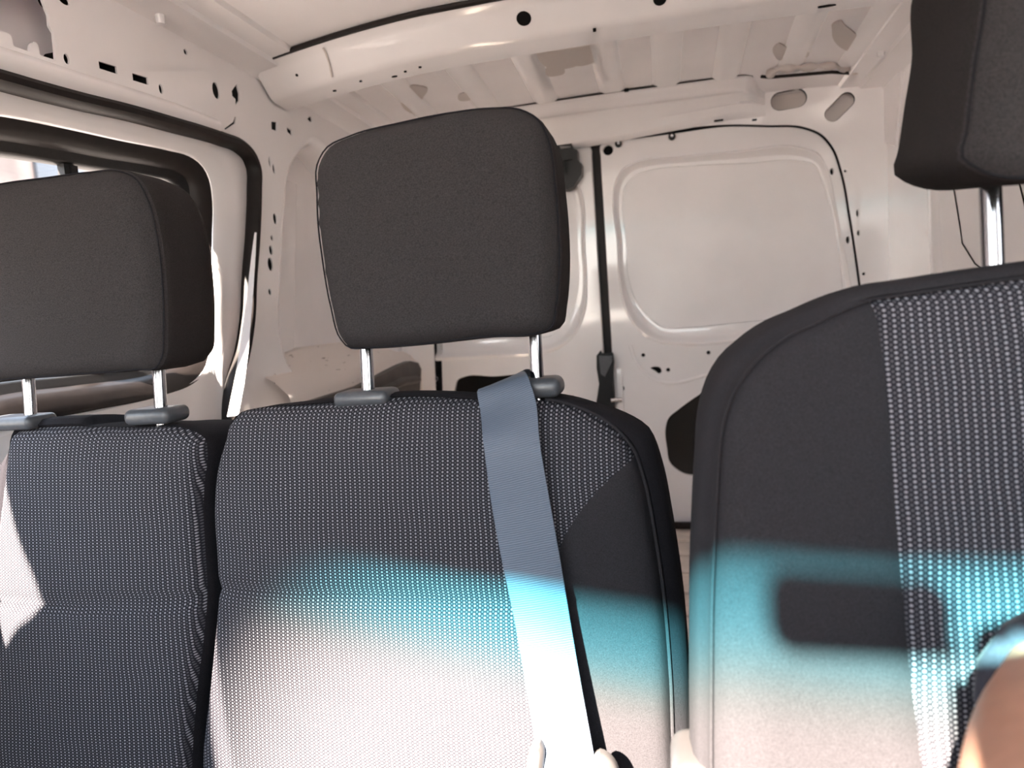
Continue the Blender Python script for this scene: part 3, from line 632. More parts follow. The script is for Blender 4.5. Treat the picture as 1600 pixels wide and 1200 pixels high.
# left rear door
mir = lambda P: [np.array((xg2 - (p[0] - xg3) * 0.98, p[1])) for p in P]
slot2 = smooth(poly([(711, 606), (714, 594), (726, 588.5), (770, 588), (830, 588), (845, 594), (848, 610), (848, 660), (711, 660)], P3), True, 0.008)
d2, D2F = rear_door('door_2', D2o, mir(O1)[::-1], mir(O3)[::-1], [slot2], 'left rear cargo door mostly behind the centre headrest')
m = MB()
for px, py in ((888, 255),):
    bk = poly([(862, 218), (886, 218), (893, 224), (895, 232), (902, 234), (903, 250), (909, 256), (909, 272), (896, 292), (888, 296), (870, 296), (862, 270)], lambda a, b: RY(a, b, YR - 0.03))
    m.panel(bk, lambda x, z, d: (x, YR - 0.03 + d, z), [poly([(874, 228), (891, 228), (892, 231), (876, 233)], lambda a, b: RY(a, b, YR - 0.03)), poly([(880, 250), (895, 248), (896, 270), (884, 272)], lambda a, b: RY(a, b, YR - 0.03))], 0, 0, 0.02, edge=0.04)
m.build('upper_latch', PLASTIC, d2)
lat = lambda a, b: RY(a, b, YR - 0.012)
m = MB()
m.panel(poly([(932, 556), (938, 548), (940, 553), (957, 552), (959, 566), (957, 600), (960, 636), (930, 640), (936, 600), (932, 575)], lat), lambda x, z, d: (x, YR - 0.012 + d, z), edge=0.03)
ltc = m.build('lower_latch', PLASTIC, d2)
m = MB(); m.panel(poly([(936, 556), (957, 556), (956, 566), (947, 584), (945, 588), (939, 584)], lat), lambda x, z, d: (x, YR - 0.020 + d, z), edge=0.01); m.build('latch_lever', GUIDE, ltc)
m = MB(); q = lat(972, 624.5); q0 = lat(955, 625); m.tube([(q0[0], YR - 0.016, q0[1]), (q[0], YR - 0.016, q[1])], 0.0065, 10); m.build('striker_pin', STEEL, ltc)
m = MB(); m.box(xg2 - 0.002, xg3 + 0.006, YR + 0.035, YR + 0.045, -0.66, zt2 + 0.01); m.build('centre_seal', RUBBER, d2)

# ================================================================== FRONT OF THE CABIN (behind the camera)
TL = np.array((-0.82, -0.33, 0.495)); TM = np.array((-0.11, -0.52, 0.515)); TR = np.array((0.60, -0.33, 0.500))
BL = np.array((-0.86, -0.95, -0.04)); BM = np.array((-0.11, -1.20, -0.04)); BR = np.array((0.64, -0.95, -0.04))
def quad3(a, b, c, t): return a * 2 * (t - .5) * (t - 1) + b * 4 * t * (1 - t) + c * 2 * t * (t - .5)
m = MB(); NU, NV = 40, 30; V = []; UV = []
for j in range(NV + 1):
    for i in range(NU + 1):
        u, v = i / NU, j / NV
        V.append(tuple(quad3(TL, TM, TR, u) * (1 - v) + quad3(BL, BM, BR, u) * v + np.array((0, -0.04, 0.02)) * 4 * v * (1 - v))); UV.append((u, v))
m.add(V, [(j * (NU + 1) + i, j * (NU + 1) + i + 1, (j + 1) * (NU + 1) + i + 1, (j + 1) * (NU + 1) + i) for j in range(NV) for i in range(NU)])
ws = st(m.build('window_1', SHADED), 'windscreen with a green blue shade band along the top')
uvl = ws.data.uv_layers.new(name='UVMap')
for lp in ws.data.loops: uvl.data[lp.index].uv = UV[lp.vertex_index]
m = MB(); us = np.linspace(0, 1, 40)
m.loft([[quad3(TL, TM, TR, u) + np.array((0, 0.0, 0.0)) for u in us], [quad3(TL, TM, TR, u) + np.array((0, 0.03, -0.005)) for u in us], [np.array((XL + (XR - XL) * u, -0.30, 0.57)) for u in us], [np.array((XL + (XR - XL) * u, -0.36, 0.62)) for u in us], [quad3(TL, TM, TR, u) + np.array((0, -0.02, 0.03)) for u in us], [quad3(TL, TM, TR, u) for u in us]], 0, False)
st(m.build('trim_3', PAINT), 'windscreen header at the front edge of the roof')
for nm, a, b, xw, lab in (('trim_4', TL, BL, XL - 0.10, 'left windscreen pillar'), ('trim_5', TR, BR, XR + 0.09, 'right windscreen pillar')):
    m = MB(); m.loft([[a + (b - a) * t for t in np.linspace(-0.02, 1, 12)], [np.array((xw, (a + (b - a) * t)[1] + 0.06, (a + (b - a) * t)[2] + 0.03)) for t in np.linspace(-0.02, 1, 12)]], 0, False)
    st(m.build(nm, PAINT_MATTE), lab)
dash = thing('dashboard', (-0.11, -0.5, -0.95), 'dark plastic dashboard below the windscreen', 'dashboard')
m = MB(); dp = [(-0.96, -0.05), (-0.60, -0.08), (-0.36, -0.13), (-0.30, -0.19), (-0.32, -0.30), (-0.42, -0.46), (-0.50, -0.95), (-0.96, -0.95)]
m.loft([[(x, y, z) for y, z in dp] for x in np.linspace(XL + 0.01, XR - 0.01, 14)], 0, True, True, True); m.build('dash_top', PLASTIC, dash)
m = MB(); m.tube([(0.30 + 0.17 * math.cos(a), -0.265 + 0.07 * math.sin(a), -0.255 + 0.152 * math.sin(a)) for a in np.linspace(0, 2 * math.pi, 60)], 0.014, 12, 0, False); m.rbox((0.30, -0.28, -0.26), (0.07, 0.02, 0.05), 0.015); m.tube([(0.13, -0.265, -0.255), (0.30, -0.275, -0.26), (0.47, -0.265, -0.255)], 0.012); m.tube([(0.30, -0.28, -0.26), (0.30, -0.34, -0.29)], 0.03); m.build('steering_wheel', PLASTIC, dash)
# rear-view mirror
MIR = np.array((-0.127, -0.33, 0.346))
mirror = thing('rear_view_mirror', MIR, 'black interior mirror hanging from the windscreen', 'mirror')
m = MB(); m.rbox(MIR, (0.053, 0.016, 0.0225), 0.012); m.build('mirror_housing', PLASTIC, mirror)
m = MB(); m.rbox(MIR + np.array((0, 0.0165, 0)), (0.044, 0.0015, 0.018), 0.001); m.build('mirror_glass', CHROME, mirror)
m = MB(); m.tube([MIR + np.array((0, -0.01, 0.01)), MIR + np.array((0.0, -0.10, 0.06)), MIR + np.array((0.0, -0.175, 0.10))], 0.007); m.build('mirror_stem', PLASTIC, mirror)

# ================================================================== SEATS
def seatmap(Y0, k, z0=-0.20):
    """pixel -> (x,z) on the reclined front plane y = Y0 + k (z - z0)"""
    def f(px, py):
        q = onplane(px, py, (0, Y0, z0), (0, 1, -k)); return (q[0], q[2])
    return f, (lambda z: Y0 + k * (z - z0))

def backrest(root, Cl, yz, seams, cuts, mats, names, box, r=0.014, crown=0.010, step=0.011, osc=None, ridge=None, droop=0.0, bm_=None):
    """Cl front outline (x,z); cuts: list of closed polygons -> region 1,2..; box: [(outward, back)] rings"""
    Cl = np.array(Cl)
    lines = []
    for c in cuts: lines.append(c)
    def surf(P):
        P = np.array(P); d = dist(P, Cl); y = yz(P[:, 1]).copy()
        dd = np.clip(d, 0, r); y += r - np.sqrt(np.maximum(r * r - (r - dd) ** 2, 0))
        y -= crown * (1 - np.exp(-d / 0.05))
        if ridge is not None: y -= ridge(P)
        for s, g, wd in seams: y += g * np.exp(-(dist(P, s, False) / wd) ** 2)
        return y
    ins_lines = []
    for c in cuts:          # keep only pieces of each cut line inside the outline
        c = np.array(c + [c[0]]); k = inside(c, Cl) & (dist(c, Cl) > 0.0015)
        run = []
        for i in range(len(c)):
            if k[i]: run.append(c[i])
            else:
                if len(run) > 1: ins_lines.append(run)
                run = []
        if len(run) > 1: ins_lines.append(run)
    # stretch each run to the outline
    ext = []
    for rn in ins_lines:
        a = rn[0] + (rn[0] - rn[1]) / np.linalg.norm(rn[0] - rn[1]) * 0.02; b = rn[-1] + (rn[-1] - rn[-2]) / np.linalg.norm(rn[-1] - rn[-2]) * 0.02
        ext.append([a] + rn + [b])
    for q in ((0.25, 0.55, 0.95) if r > 0.012 else (0.6,)):
        rg = offset(Cl, -q * r); ext.append(rg + [rg[0]])
    vv, tri, cen = cdt(Cl, (), ext, step)
    y = surf(vv); reg = np.zeros(len(tri), int)
    for i, c in enumerate(cuts): reg[inside(cen, c)] = i + 1
    root_w = parent_world(root)
    m = MB(); rings = [[(p[0], yy, p[1]) for p, yy in zip(Cl, surf(Cl))]]
    y0 = yz(Cl[:, 1])
    for o, b in box:
        P = Cl + (np.array(offset(Cl, o)) - Cl) * (osc(Cl)[:, None] if osc else 1); rings.append([(p[0], yy + b + r * 0.8, p[1]) for p, yy in zip(P, y0)])
    if droop:
        for (o, b), rg_, p0 in zip(box, rings[1:], [None] * len(box)):
            for i_, q_ in enumerate(rg_):
                k_ = np.clip((Cl[i_][1] - (Cl[:, 1].max() - 0.07)) / 0.06, 0, 1); rg_[i_] = (q_[0], q_[1], q_[2] - droop * k_ * min(1, max(0, b) / 0.10))
    m.loft(rings, 0)
    P = np.array([(q_[0], q_[2]) for q_ in rings[-1]]); v2, t2, _ = cdt(P); y2 = yz(np.array(v2)[:, 1]) + box[-1][1] + r * 0.8; m.add([(p[0], yy, p[1]) for p, yy in zip(v2, y2)], t2)
    back = m.build('backrest', bm_ or BOLSTER, root, 60)
    for rid in sorted(set(reg.tolist())):
        m = MB(); idx = [t for t, q in zip(tri, reg) if q == rid]; used = sorted({i for t in idx for i in t}); mapi = {u: i for i, u in enumerate(used)}
        m.add([(vv[u][0], y[u], vv[u][1]) for u in used], [tuple(mapi[i] for i in t) for t in idx])
        m.build(names[rid], mats[rid], back, 60)
    return back, surf
def seam_tube(back, Cl, surf, name, rad=0.0016, mt=None, io=0.004, keep=lambda p: True):
    P = offset(Cl, -io); P = [p for p in P if keep(p)]
    k = max(range(len(P)), key=lambda i: np.linalg.norm(P[i] - P[i - 1])); P = P[k:] + P[:k]
    y = surf(P); m = MB(); m.tube([(p[0], yy - 0.0006, p[1]) for p, yy in zip(P, y)], rad, 6); return m.build(name, mt or BOLSTER, back)
    P = offset(Cl, -io); y = surf(P); m = MB(); m.tube([(p[0], yy - 0.0006, p[1]) for p, yy in zip(P, y)] + [(P[0][0], y[0] - 0.0006, P[0][1])], rad, 6, 0, False); return m.build(name, mt or BOLSTER, back)
def cushion(root, x0, x1, y0, y1, z):
    m = MB(); m.rbox(((x0 + x1) / 2, (y0 + y1) / 2, z - 0.07), ((x1 - x0) / 2, (y1 - y0) / 2, 0.075), 0.04, 0, 5); s = m.build('seat_cushion', FABRIC_PANEL, root)
    m = MB(); m.box(x0 + 0.03, x1 - 0.03, y0 + 0.05, y1 - 0.03, -0.95, z - 0.13); m.build('seat_base', PLASTIC, root)
def headrest(root, Cl, yf, crown, r, box, posts, ztop, zbot, lift=0.0):
    """Cl front outline; posts [(x,y)] from zbot up into the pad"""
    Cl = np.array(Cl)
    def surf(P):
        P = np.array(P); d = dist(P, Cl); y = np.full(len(P), 0.0) + yf(P[:, 1])
        dd = np.clip(d, 0, r); y += r - np.sqrt(np.maximum(r * r - (r - dd) ** 2, 0)); y -= crown * (1 - np.exp(-d / 0.04)); return y
    vv, tri, _ = cdt(Cl, (), (), 0.011); y = surf(vv)
    m = MB(); rings = [[(p[0], yy, p[1]) for p, yy in zip(Cl, surf(Cl))]]; y0 = yf(Cl[:, 1])
    lf = lambda z, b: lift * np.clip((0.12 - z) / 0.10, 0, 1) * min(1, b / 0.09)
    for o, b in box: rings.append([(p[0], yy + b + r, p[1] + lf(p[1], b)) for p, yy in zip(offset(Cl, o), y0)])
    m.loft(rings, 0); P = np.array(offset(Cl, box[-1][0])); v2, t2, _ = cdt(P, (), (), 0.02); d2_ = dist(v2, P)
    m.add([(p[0], yf(p[1]) + box[-1][1] + r + 0.012 * (1 - math.exp(-dq / 0.02)), p[1] + lf(p[1], 1)) for p, dq in zip(v2, d2_)], t2)
    h = m.build('headrest', HEADSIDE, root, 70)
    m = MB(); m.add([(p[0], yy, p[1]) for p, yy in zip(vv, y)], tri); m.build('front_pad', FABRIC, h, 70)
    Ps = offset(Cl, -0.001); ysm = surf(Ps); m = MB(); m.tube([(p[0], yy - 0.0002, p[1]) for p, yy in zip(Ps, ysm)] + [(Ps[0][0], ysm[0] - 0.0002, Ps[0][1])], 0.0008, 6, 0, False); m.build('seam', BOLSTER, h)
    for (x, yb, yt) in posts:
        m = MB(); m.tube([(x, yb, zbot - 0.03), (x, (yb + yt) / 2, (zbot + ztop) / 2), (x, yt, ztop)], 0.0068, 20); m.build('post', CHROME, h)
    return h
def guides(root, items):
    for c, h in items: m = MB(); m.rbox(c, h, min(h) * 0.85, 0, 4); m.build('headrest_guide', GUIDE, root)

BOX = [(0.004, -0.001), (0.011, 0.004), (0.017, 0.014), (0.020, 0.028), (0.019, 0.060), (0.012, 0.095), (0.0, 0.11)]

# ---- centre seat
fc, yc = seatmap(0.655, 0.10)
Cc = [(346, 684), (351, 664), (362, 650), (400, 640), (460, 636), (530, 631), (620, 623.5), (680, 624), (740, 628), (800, 627), (850, 628), (900, 640), (945, 662), (985, 703), (1004, 755), (1019, 830), (1034, 930), (1045, 1060), (1051, 1200)]
Cl = poly(Cc, fc)
xr_ = Cl[-1][0]; 
Cl = Cl + [np.array((xr_ + 0.004, -0.50)), np.array((xr_ - 0.01, -0.58))]
lft = poly([(309, 1200), (319, 1090), (328, 1000), (333.5, 930), (331, 870), (327, 800), (334, 725)], fc)
Cl = smooth([tuple(p) for p in Cl] + [(lft[0][0] + 0.01, -0.58), (lft[0][0], -0.50)] + [tuple(p) for p in lft], True, 0.008)
seat_c = thing('centre_seat', (-0.23, 0.62, -0.95), 'middle front seat with dotted weave and belt over its shoulder', 'seat')
arc = poly([(1040, 660), (1003, 708), (985, 722), (960, 741), (925, 775), (897, 812), (878, 848), (886, 920), (905, 1060), (925, 1200)], fc)
ab = arc[-1]; cutp = [tuple(p) for p in arc] + [(ab[0] + 0.02, -0.62), (0.12, -0.62), (0.12, -0.05)]
cutp = smooth(cutp[:10], False, 0.008) + [np.array(p) for p in cutp[10:]]
hseam = poly([(300, 921), (420, 922), (560, 925), (700, 930), (800, 934), (890, 938)], fc)
gr_l = poly([(346, 690), (330, 760), (333, 930), (315, 1120)], fc)
back_c, surf_c = backrest(seat_c, Cl, yc, [(hseam, 0.006, 0.006), (arc, 0.003, 0.004)], [cutp], [WEAVE, FABRIC_PANEL], ['woven_panel', 'side_panel'], BOX, r=0.016, crown=0.016, droop=0.012, osc=lambda P: np.clip((P[:, 0] + 0.46) / 0.10, 0.12, 1) * np.clip((-0.085 - P[:, 1]) / 0.05, 0.35, 1))
seam_tube(back_c, Cl, surf_c, 'seam_piping', 0.0016, FABRIC_PANEL, -0.0014, lambda p: p[0] > -0.125 and p[1] > -0.56)
cushion(seat_c, -0.46, 0.0, 0.10, 0.60, -0.60)
# ---- left seat
fl, yl = seatmap(0.655, 0.10)
Ll = poly([(-75, 1200), (-40, 1000), (-12, 800), (0, 705), (3, 684), (10, 671), (30, 665), (60, 663), (100, 661.5), (150, 662), (200, 663), (250, 661), (285, 664), (312, 672), (331, 686), (334, 710), (327, 760), (325, 800), (328, 870), (331, 930), (324, 1000), (311, 1085), (300, 1200)], fl)
Ll = smooth([tuple(p) for p in Ll] + [(Ll[-1][0] - 0.003, -0.50), (Ll[-1][0] - 0.02, -0.58), (-0.78, -0.58)], True, 0.008)
Ll = [p - np.array((0.012 * np.clip((p[0] + 0.56) / 0.08, 0, 1), 0)) for p in offset(Ll, -0.006)]
seat_l = thing('passenger_seat', (-0.60, 0.62, -0.95), 'seat beside the left door window, dotted weave, sun on its outer edge', 'seat')
hs2 = poly([(-20, 938), (80, 937.5), (200, 936), (335, 937)], fl)
back_l, surf_l = backrest(seat_l, Ll, yl, [(hs2, 0.006, 0.006)], [], [WEAVE], ['woven_panel'], [(0.002, -0.001), (0.005, 0.006), (0.006, 0.018), (0.006, 0.05), (0.004, 0.095), (0.0, 0.11)], r=0.014, crown=0.014, droop=0.010, osc=lambda P: np.where(P[:, 0] < -0.66, 4.0, 1.0) * np.clip((-0.10 - P[:, 1]) / 0.04, 0.5, 1))
cushion(seat_l, -0.74, -0.475, 0.10, 0.60, -0.60)
# ---- driver seat
fd, yd = seatmap(0.475, 0.12)
Dd = poly([(1111, 1200), (1111, 1050), (1112, 925), (1115, 850), (1120, 750), (1130, 650), (1146, 606), (1180, 562), (1225, 528), (1275, 506), (1320, 486), (1366, 470), (1420, 462), (1500, 450), (1600, 436)], fd)
cx = 0.295; zt_ = Dd[-1][1]
Dd = [tuple(p) for p in Dd] + [(cx, zt_ + 0.003)]
right = [(cx + (cx - p[0]) * 0.90, p[1]) for p in Dd[:-2]][::-1]
right = [p for p in right if p[0] > cx + 0.02]
Dl = smooth([(Dd[0][0] + 0.02, -0.56), (Dd[0][0] + 0.002, -0.48)] + Dd[:-1] + [(cx, zt_ + 0.003)] + right + [(right[-1][0] - 0.002, -0.48), (right[-1][0] - 0.02, -0.56)], True, 0.008)
seat_d = thing('driver_seat', (cx, 0.45, -0.95), 'driver seat nearest the camera with a wide charcoal side panel', 'seat')
sm = poly([(1358, 430), (1365, 466), (1376, 540), (1385, 640), (1395, 790), (1404, 900), (1415, 1020), (1425, 1100), (1437, 1200)], fd)
sm_s = smooth([tuple(p) for p in sm] + [(sm[-1][0] + 0.02, -0.62)], False, 0.008)
mirr = [np.array((2 * cx - p[0], p[1])) for p in sm_s][::-1]
cutd = list(sm_s) + mirr
def ridge_d(P): return 0.022 * np.clip((np.abs(P[:, 0] - cx) - 0.15) / 0.10, 0, 1) ** 1.5
back_d, surf_d = backrest(seat_d, Dl, yd, [(sm_s, 0.004, 0.004), (mirr, 0.004, 0.004)], [cutd], [FABRIC_PANEL, WEAVE], ['side_panel', 'woven_panel'], [(0.003, -0.001), (0.007, 0.002), (0.011, 0.012), (0.013, 0.03), (0.012, 0.07), (0.008, 0.10), (0.0, 0.115)], r=0.010, crown=0.010, ridge=ridge_d, droop=0.003, bm_=FABRIC_PANEL, osc=lambda P: np.clip((0.03 - P[:, 1]) / 0.08, 0.9, 1))
seam_tube(back_d, Dl, surf_d, 'seam_piping', 0.0010, FABRIC_PANEL, -0.0006, lambda p: p[1] > -0.55)
cushion(seat_d, 0.05, 0.54, -0.02, 0.40, -0.68)
m = MB(); q = onplane(1086, 1250, (0, 0.49, 0), (0, 1, 0)); m.rbox((q[0] + 0.002, 0.49, q[2] - 0.043), (0.018, 0.03, 0.085), 0.013, 0, 5); m.build('recliner_cover', PALEPLASTIC, seat_d)

# ---- headrests
def hr(px_or, Y, tilt):
    f, y = seatmap(Y, tilt, 0.08); return f, y
f_, y_ = hr(None, 0.635, 0.12)
HC = smooth(poly([(486, 300), (486, 255), (500, 228), (540, 207), (620, 186), (700, 170), (760, 163), (810, 165), (838, 180), (856, 215), (866, 280), (872, 350), (873, 420), (868, 480), (860, 514), (840, 522), (760, 528), (660, 539), (560, 546), (538, 546), (524, 532), (508, 480), (494, 400), (488, 350)], f_), True, 0.007)
HB = [(0.0005, 0.001), (0.001, 0.008), (0.001, 0.05), (-0.002, 0.075), (-0.010, 0.092), (-0.026, 0.10)]
pl = onplane(574, 580, (0, 0.69, 0), (0, 1, 0)); pr = onplane(838, 565, (0, 0.69, 0), (0, 1, 0))
headrest(seat_c, HC, y_, 0.012, 0.016, HB, [(pl[0], 0.685, 0.705), (pr[0], 0.685, 0.705)], 0.08, -0.075)
HLc = [np.array((p[0] - 0.43, p[1])) for p in HC]
HL = smooth(poly([(-84, 350), (-76, 312), (-48, 294), (0, 283), (60, 275), (130, 266), (180, 264), (205, 276), (225, 310), (240, 370), (248, 440), (250, 520), (247, 560), (240, 574), (200, 580), (100, 588), (0, 595), (-44, 598), (-62, 588), (-76, 490)], f_), True, 0.007)
pl = onplane(46, 615, (0, 0.69, 0), (0, 1, 0)); pr = onplane(250, 605, (0, 0.69, 0), (0, 1, 0))
headrest(seat_l, HL, y_, 0.012, 0.012, HB, [(pl[0], 0.685, 0.705), (pr[0], 0.685, 0.705)], 0.08, -0.075)
fdh, ydh = hr(None, 0.480, 0.12)
qa = poly([(1506, 262), (1512, 200), (1524, 100), (1540, 0)], fdh)
x0 = qa[0][0]; zb0 = qa[0][1]
HD = smooth([(x0, zb0 + 0.006), tuple(qa[1]), tuple(qa[2]), tuple(qa[3]), (qa[3][0] + 0.004, qa[3][1] + 0.05), (qa[3][0] + 0.03, qa[3][1] + 0.085), (cx, qa[3][1] + 0.095), (2 * cx - qa[3][0] - 0.03, qa[3][1] + 0.085), (2 * cx - qa[3][0] - 0.004, qa[3][1] + 0.05), (2 * cx - qa[3][0], qa[3][1]), (2 * cx - qa[1][0], qa[1][1]), (2 * cx - x0, zb0 + 0.014), (2 * cx - x0 - 0.015, zb0 + 0.004), (cx, zb0 + 0.004), (x0 + 0.006, zb0)], True, 0.007)
pl = onplane(1549, 350, (0, 0.545, 0), (0, 1, 0))
headrest(seat_d, HD, ydh, 0.010, 0.008, [(0.0005, 0.001), (0.003, 0.008), (0.005, 0.05), (0.006, 0.102), (0.001, 0.112), (-0.012, 0.117)], [(pl[0], 0.54, 0.555), (2 * cx - pl[0], 0.54, 0.555)], 0.14, 0.0, 0.022)
gz = -0.068
def gp(px, py, Y): q = onplane(px, py, (0, Y, 0), (0, 1, 0)); return (q[0], Y, q[2])
guides(seat_c, [(gp(574, 620, 0.69), (0.030, 0.022, 0.008)), (gp(847, 604, 0.69), (0.021, 0.020, 0.010))])
guides(seat_l, [(gp(30, 659, 0.685), (0.036, 0.022, 0.008)), (gp(246, 648, 0.69), (0.029, 0.022, 0.009))])
guides(seat_d, [(gp(1549, 438, 0.545), (0.020, 0.018, 0.006)), ((2 * cx - gp(1549, 438, 0.545)[0], 0.545, gp(1549, 438, 0.545)[2]), (0.020, 0.018, 0.006))])

# ================================================================== CENTRE SEAT BELT
belt = thing('seat_belt', (-0.1, 0.62, -0.45), 'grey ribbed belt hanging down the front of the middle seat', 'seat belt')
bl = [(748, 628), (755, 690), (770, 800), (785, 880), (802, 960), (820, 1060), (838, 1170), (850, 1250)]
brp = [(836, 622), (843, 690), (860, 790), (876, 880), (889, 960), (906, 1060), (926, 1170), (940, 1250)]
stand = [0.017, 0.017, 0.015, 0.018, 0.022, 0.027, 0.030, 0.032]
m = MB(); rowL, rowR = [], []
for (a, b), (c, d), s_ in zip(bl, brp, stand):
    def pt(px, py):
        q = fc(px, py); yy = surf_c([q])[0] - s_
        q3 = onplane(px, py, (0, yy, 0), (0, 1, 0)); return q3
    rowL.append(pt(a, b)); rowR.append(pt(c, d))
zt0 = rowL[0][2]
xl0, xr0 = rowL[0][0], rowR[0][0]
pre = [(np.array((xl0 - 0.004, 0.825, -0.15)), np.array((xr0 - 0.024, 0.825, -0.145))),
       (np.array((xl0 - 0.004, 0.79, -0.088)), np.array((xr0 - 0.024, 0.79, -0.075))),
       (np.array((xl0 - 0.003, 0.71, -0.081)), np.array((xr0 - 0.022, 0.71, -0.062))),
       (np.array((xl0 - 0.001, 0.665, -0.080)), np.array((xr0 - 0.007, 0.665, -0.065)))]
Lf = resample(smooth([p[0] for p in pre] + rowL, False, 0.006), 90, False); Rf = resample(smooth([p[1] for p in pre] + rowR, False, 0.006), 90, False)
from mathutils.bvhtree import BVHTree
tv, tf = [], []
for o_ in [back_c] + list(back_c.children):
    k0 = len(tv); ow = parent_world(o_); tv += [(v.co.x + ow[0], v.co.y + ow[1], v.co.z + ow[2] - H) for v in o_.data.vertices]; tf += [tuple(i + k0 for i in p.vertices) for p in o_.data.polygons]
bvh = BVHTree.FromPolygons(tv, tf)
def rest(p, gap):       # lay the webbing on the top of the backrest
    h = bvh.ray_cast(Vector((p[0], p[1], 0.05)), Vector((0, 0, -1)))
    if h[0] is not None and p[1] > 0.632 and p[1] < 0.80 and h[0].z + gap > p[2]: p = np.array((p[0], p[1], h[0].z + gap))
    return p
Lf = [rest(p, 0.006) for p in Lf]; Rf = [rest(p, 0.008) for p in Rf]
NC = 9; V = []; UV = []; s_ = 0
for i in range(90):
    if i: s_ += float(np.linalg.norm((Lf[i] + Rf[i]) / 2 - (Lf[i - 1] + Rf[i - 1]) / 2))
    for j in range(NC):
        t = j / (NC - 1); V.append(Lf[i] * (1 - t) + Rf[i] * t + np.array((0, -0.0015 * math.sin(math.pi * t), 0))); UV.append((t, s_))
nv = len(V); V += [v + np.array((0, 0.0016, 0.0004)) for v in V]; UV += UV
fs = []
for i in range(89):
    for j in range(NC - 1):
        a = i * NC + j; fs.append((a, a + 1, a + NC + 1, a + NC)); fs.append((nv + a, nv + a + NC, nv + a + NC + 1, nv + a + 1))
    for j in (0, NC - 1):
        a = i * NC + j; fs.append((a, a + NC, nv + a + NC, nv + a))
m.add(V, fs); wb = m.build('webbing', BELT, belt)
uvl = wb.data.uv_layers.new(name='UVMap')
for lp in wb.data.loops: uvl.data[lp.index].uv = UV[lp.vertex_index]
# tongue plate on the webbing: only its two ears reach into view
m = MB(); yb_ = rowL[6][1]
ear = smooth(poly([(822, 1200), (825, 1178), (834, 1163), (842, 1160), (848, 1168), (849, 1200), (849, 1225), (858, 1230), (930, 1240), (934, 1225), (930, 1182), (935, 1178), (950, 1184), (962, 1198), (968, 1225), (962, 1262), (900, 1280), (830, 1262), (821, 1230)], lambda a, b: RY(a, b, yb_ - 0.006)), True, 0.004)
rim = [(0.0, 0.0), (-0.0015, -0.003), (-0.004, -0.0045)]
m.loft([[(q[0], yb_ - 0.004 + d, q[1]) for q in offset(ear, o)] for o, d in [(0.0, 0.006)] + rim], 0)
vv, tri, _ = cdt(offset(ear, -0.004)); m.add([(q[0], yb_ - 0.0085, q[1]) for q in vv], tri)
m.build('tongue_plate', PALEPLASTIC, belt)

# ================================================================== DRIVER (only an arm reaches into the picture)
def skin_obj(name, chains, mt, parent, sub=2):
    """chains: lists of (point, radius) sharing points by value; first point of the first chain is the root"""
    pts = []; rad = []; ed = []; idx = {}
    off = parent_world(parent)
    for ch in chains:
        prev = None
        for p, r in ch:
            key = tuple(round(c, 4) for c in p)
            if key not in idx: idx[key] = len(pts); pts.append((p[0] - off[0], p[1] - off[1], p[2] + H - off[2])); rad.append(r)
            if prev is not None and prev != idx[key]: ed.append((prev, idx[key]))
            prev = idx[key]
    me = bpy.data.meshes.new(name); me.from_pydata(pts, ed, []); o = bpy.data.objects.new(name, me); C.objects.link(o); o.parent = parent
    md = o.modifiers.new('skin', 'SKIN'); md.use_smooth_shade = True; md.branch_smoothing = 0.3
    me.skin_vertices  # layer made by the modifier
    for i, r in enumerate(rad):
        rr = r if isinstance(r, tuple) else (r, r); me.skin_vertices[0].data[i].radius = rr
    me.skin_vertices[0].data[0].use_root = True
    s = o.modifiers.new('sub', 'SUBSURF'); s.levels = sub; s.render_levels = sub
    me.materials.append(mt); return o
per = thing('person', (0.34, 0.20, -0.60), 'person in a dark short sleeved top, bare arm at the right edge of the frame', 'person')
PV = (0.36, 0.27, -0.50); BL_ = (0.37, 0.265, -0.38); CH = (0.39, 0.25, -0.20); NK = (0.41, 0.215, -0.045); 
SHn = (0.208, 0.400, -0.222); SHf = (0.53, 0.14, -0.12)
ELn = (0.074, 0.140, -0.212); WRn = (0.18, -0.045, -0.100)
ELf = (0.38, -0.13, -0.16); WRf = (0.135, -0.085, 0.105)
HIPa = (0.26, 0.24, -0.53); HIPb = (0.46, 0.24, -0.53); KNa = (0.22, -0.15, -0.50); KNb = (0.44, -0.15, -0.50); ANa = (0.22, -0.18, -0.90); ANb = (0.44, -0.18, -0.90)
def mid(a, b, t): return tuple(a[i] + (b[i] - a[i]) * t for i in range(3))
HD0 = (0.42, 0.17, 0.055)
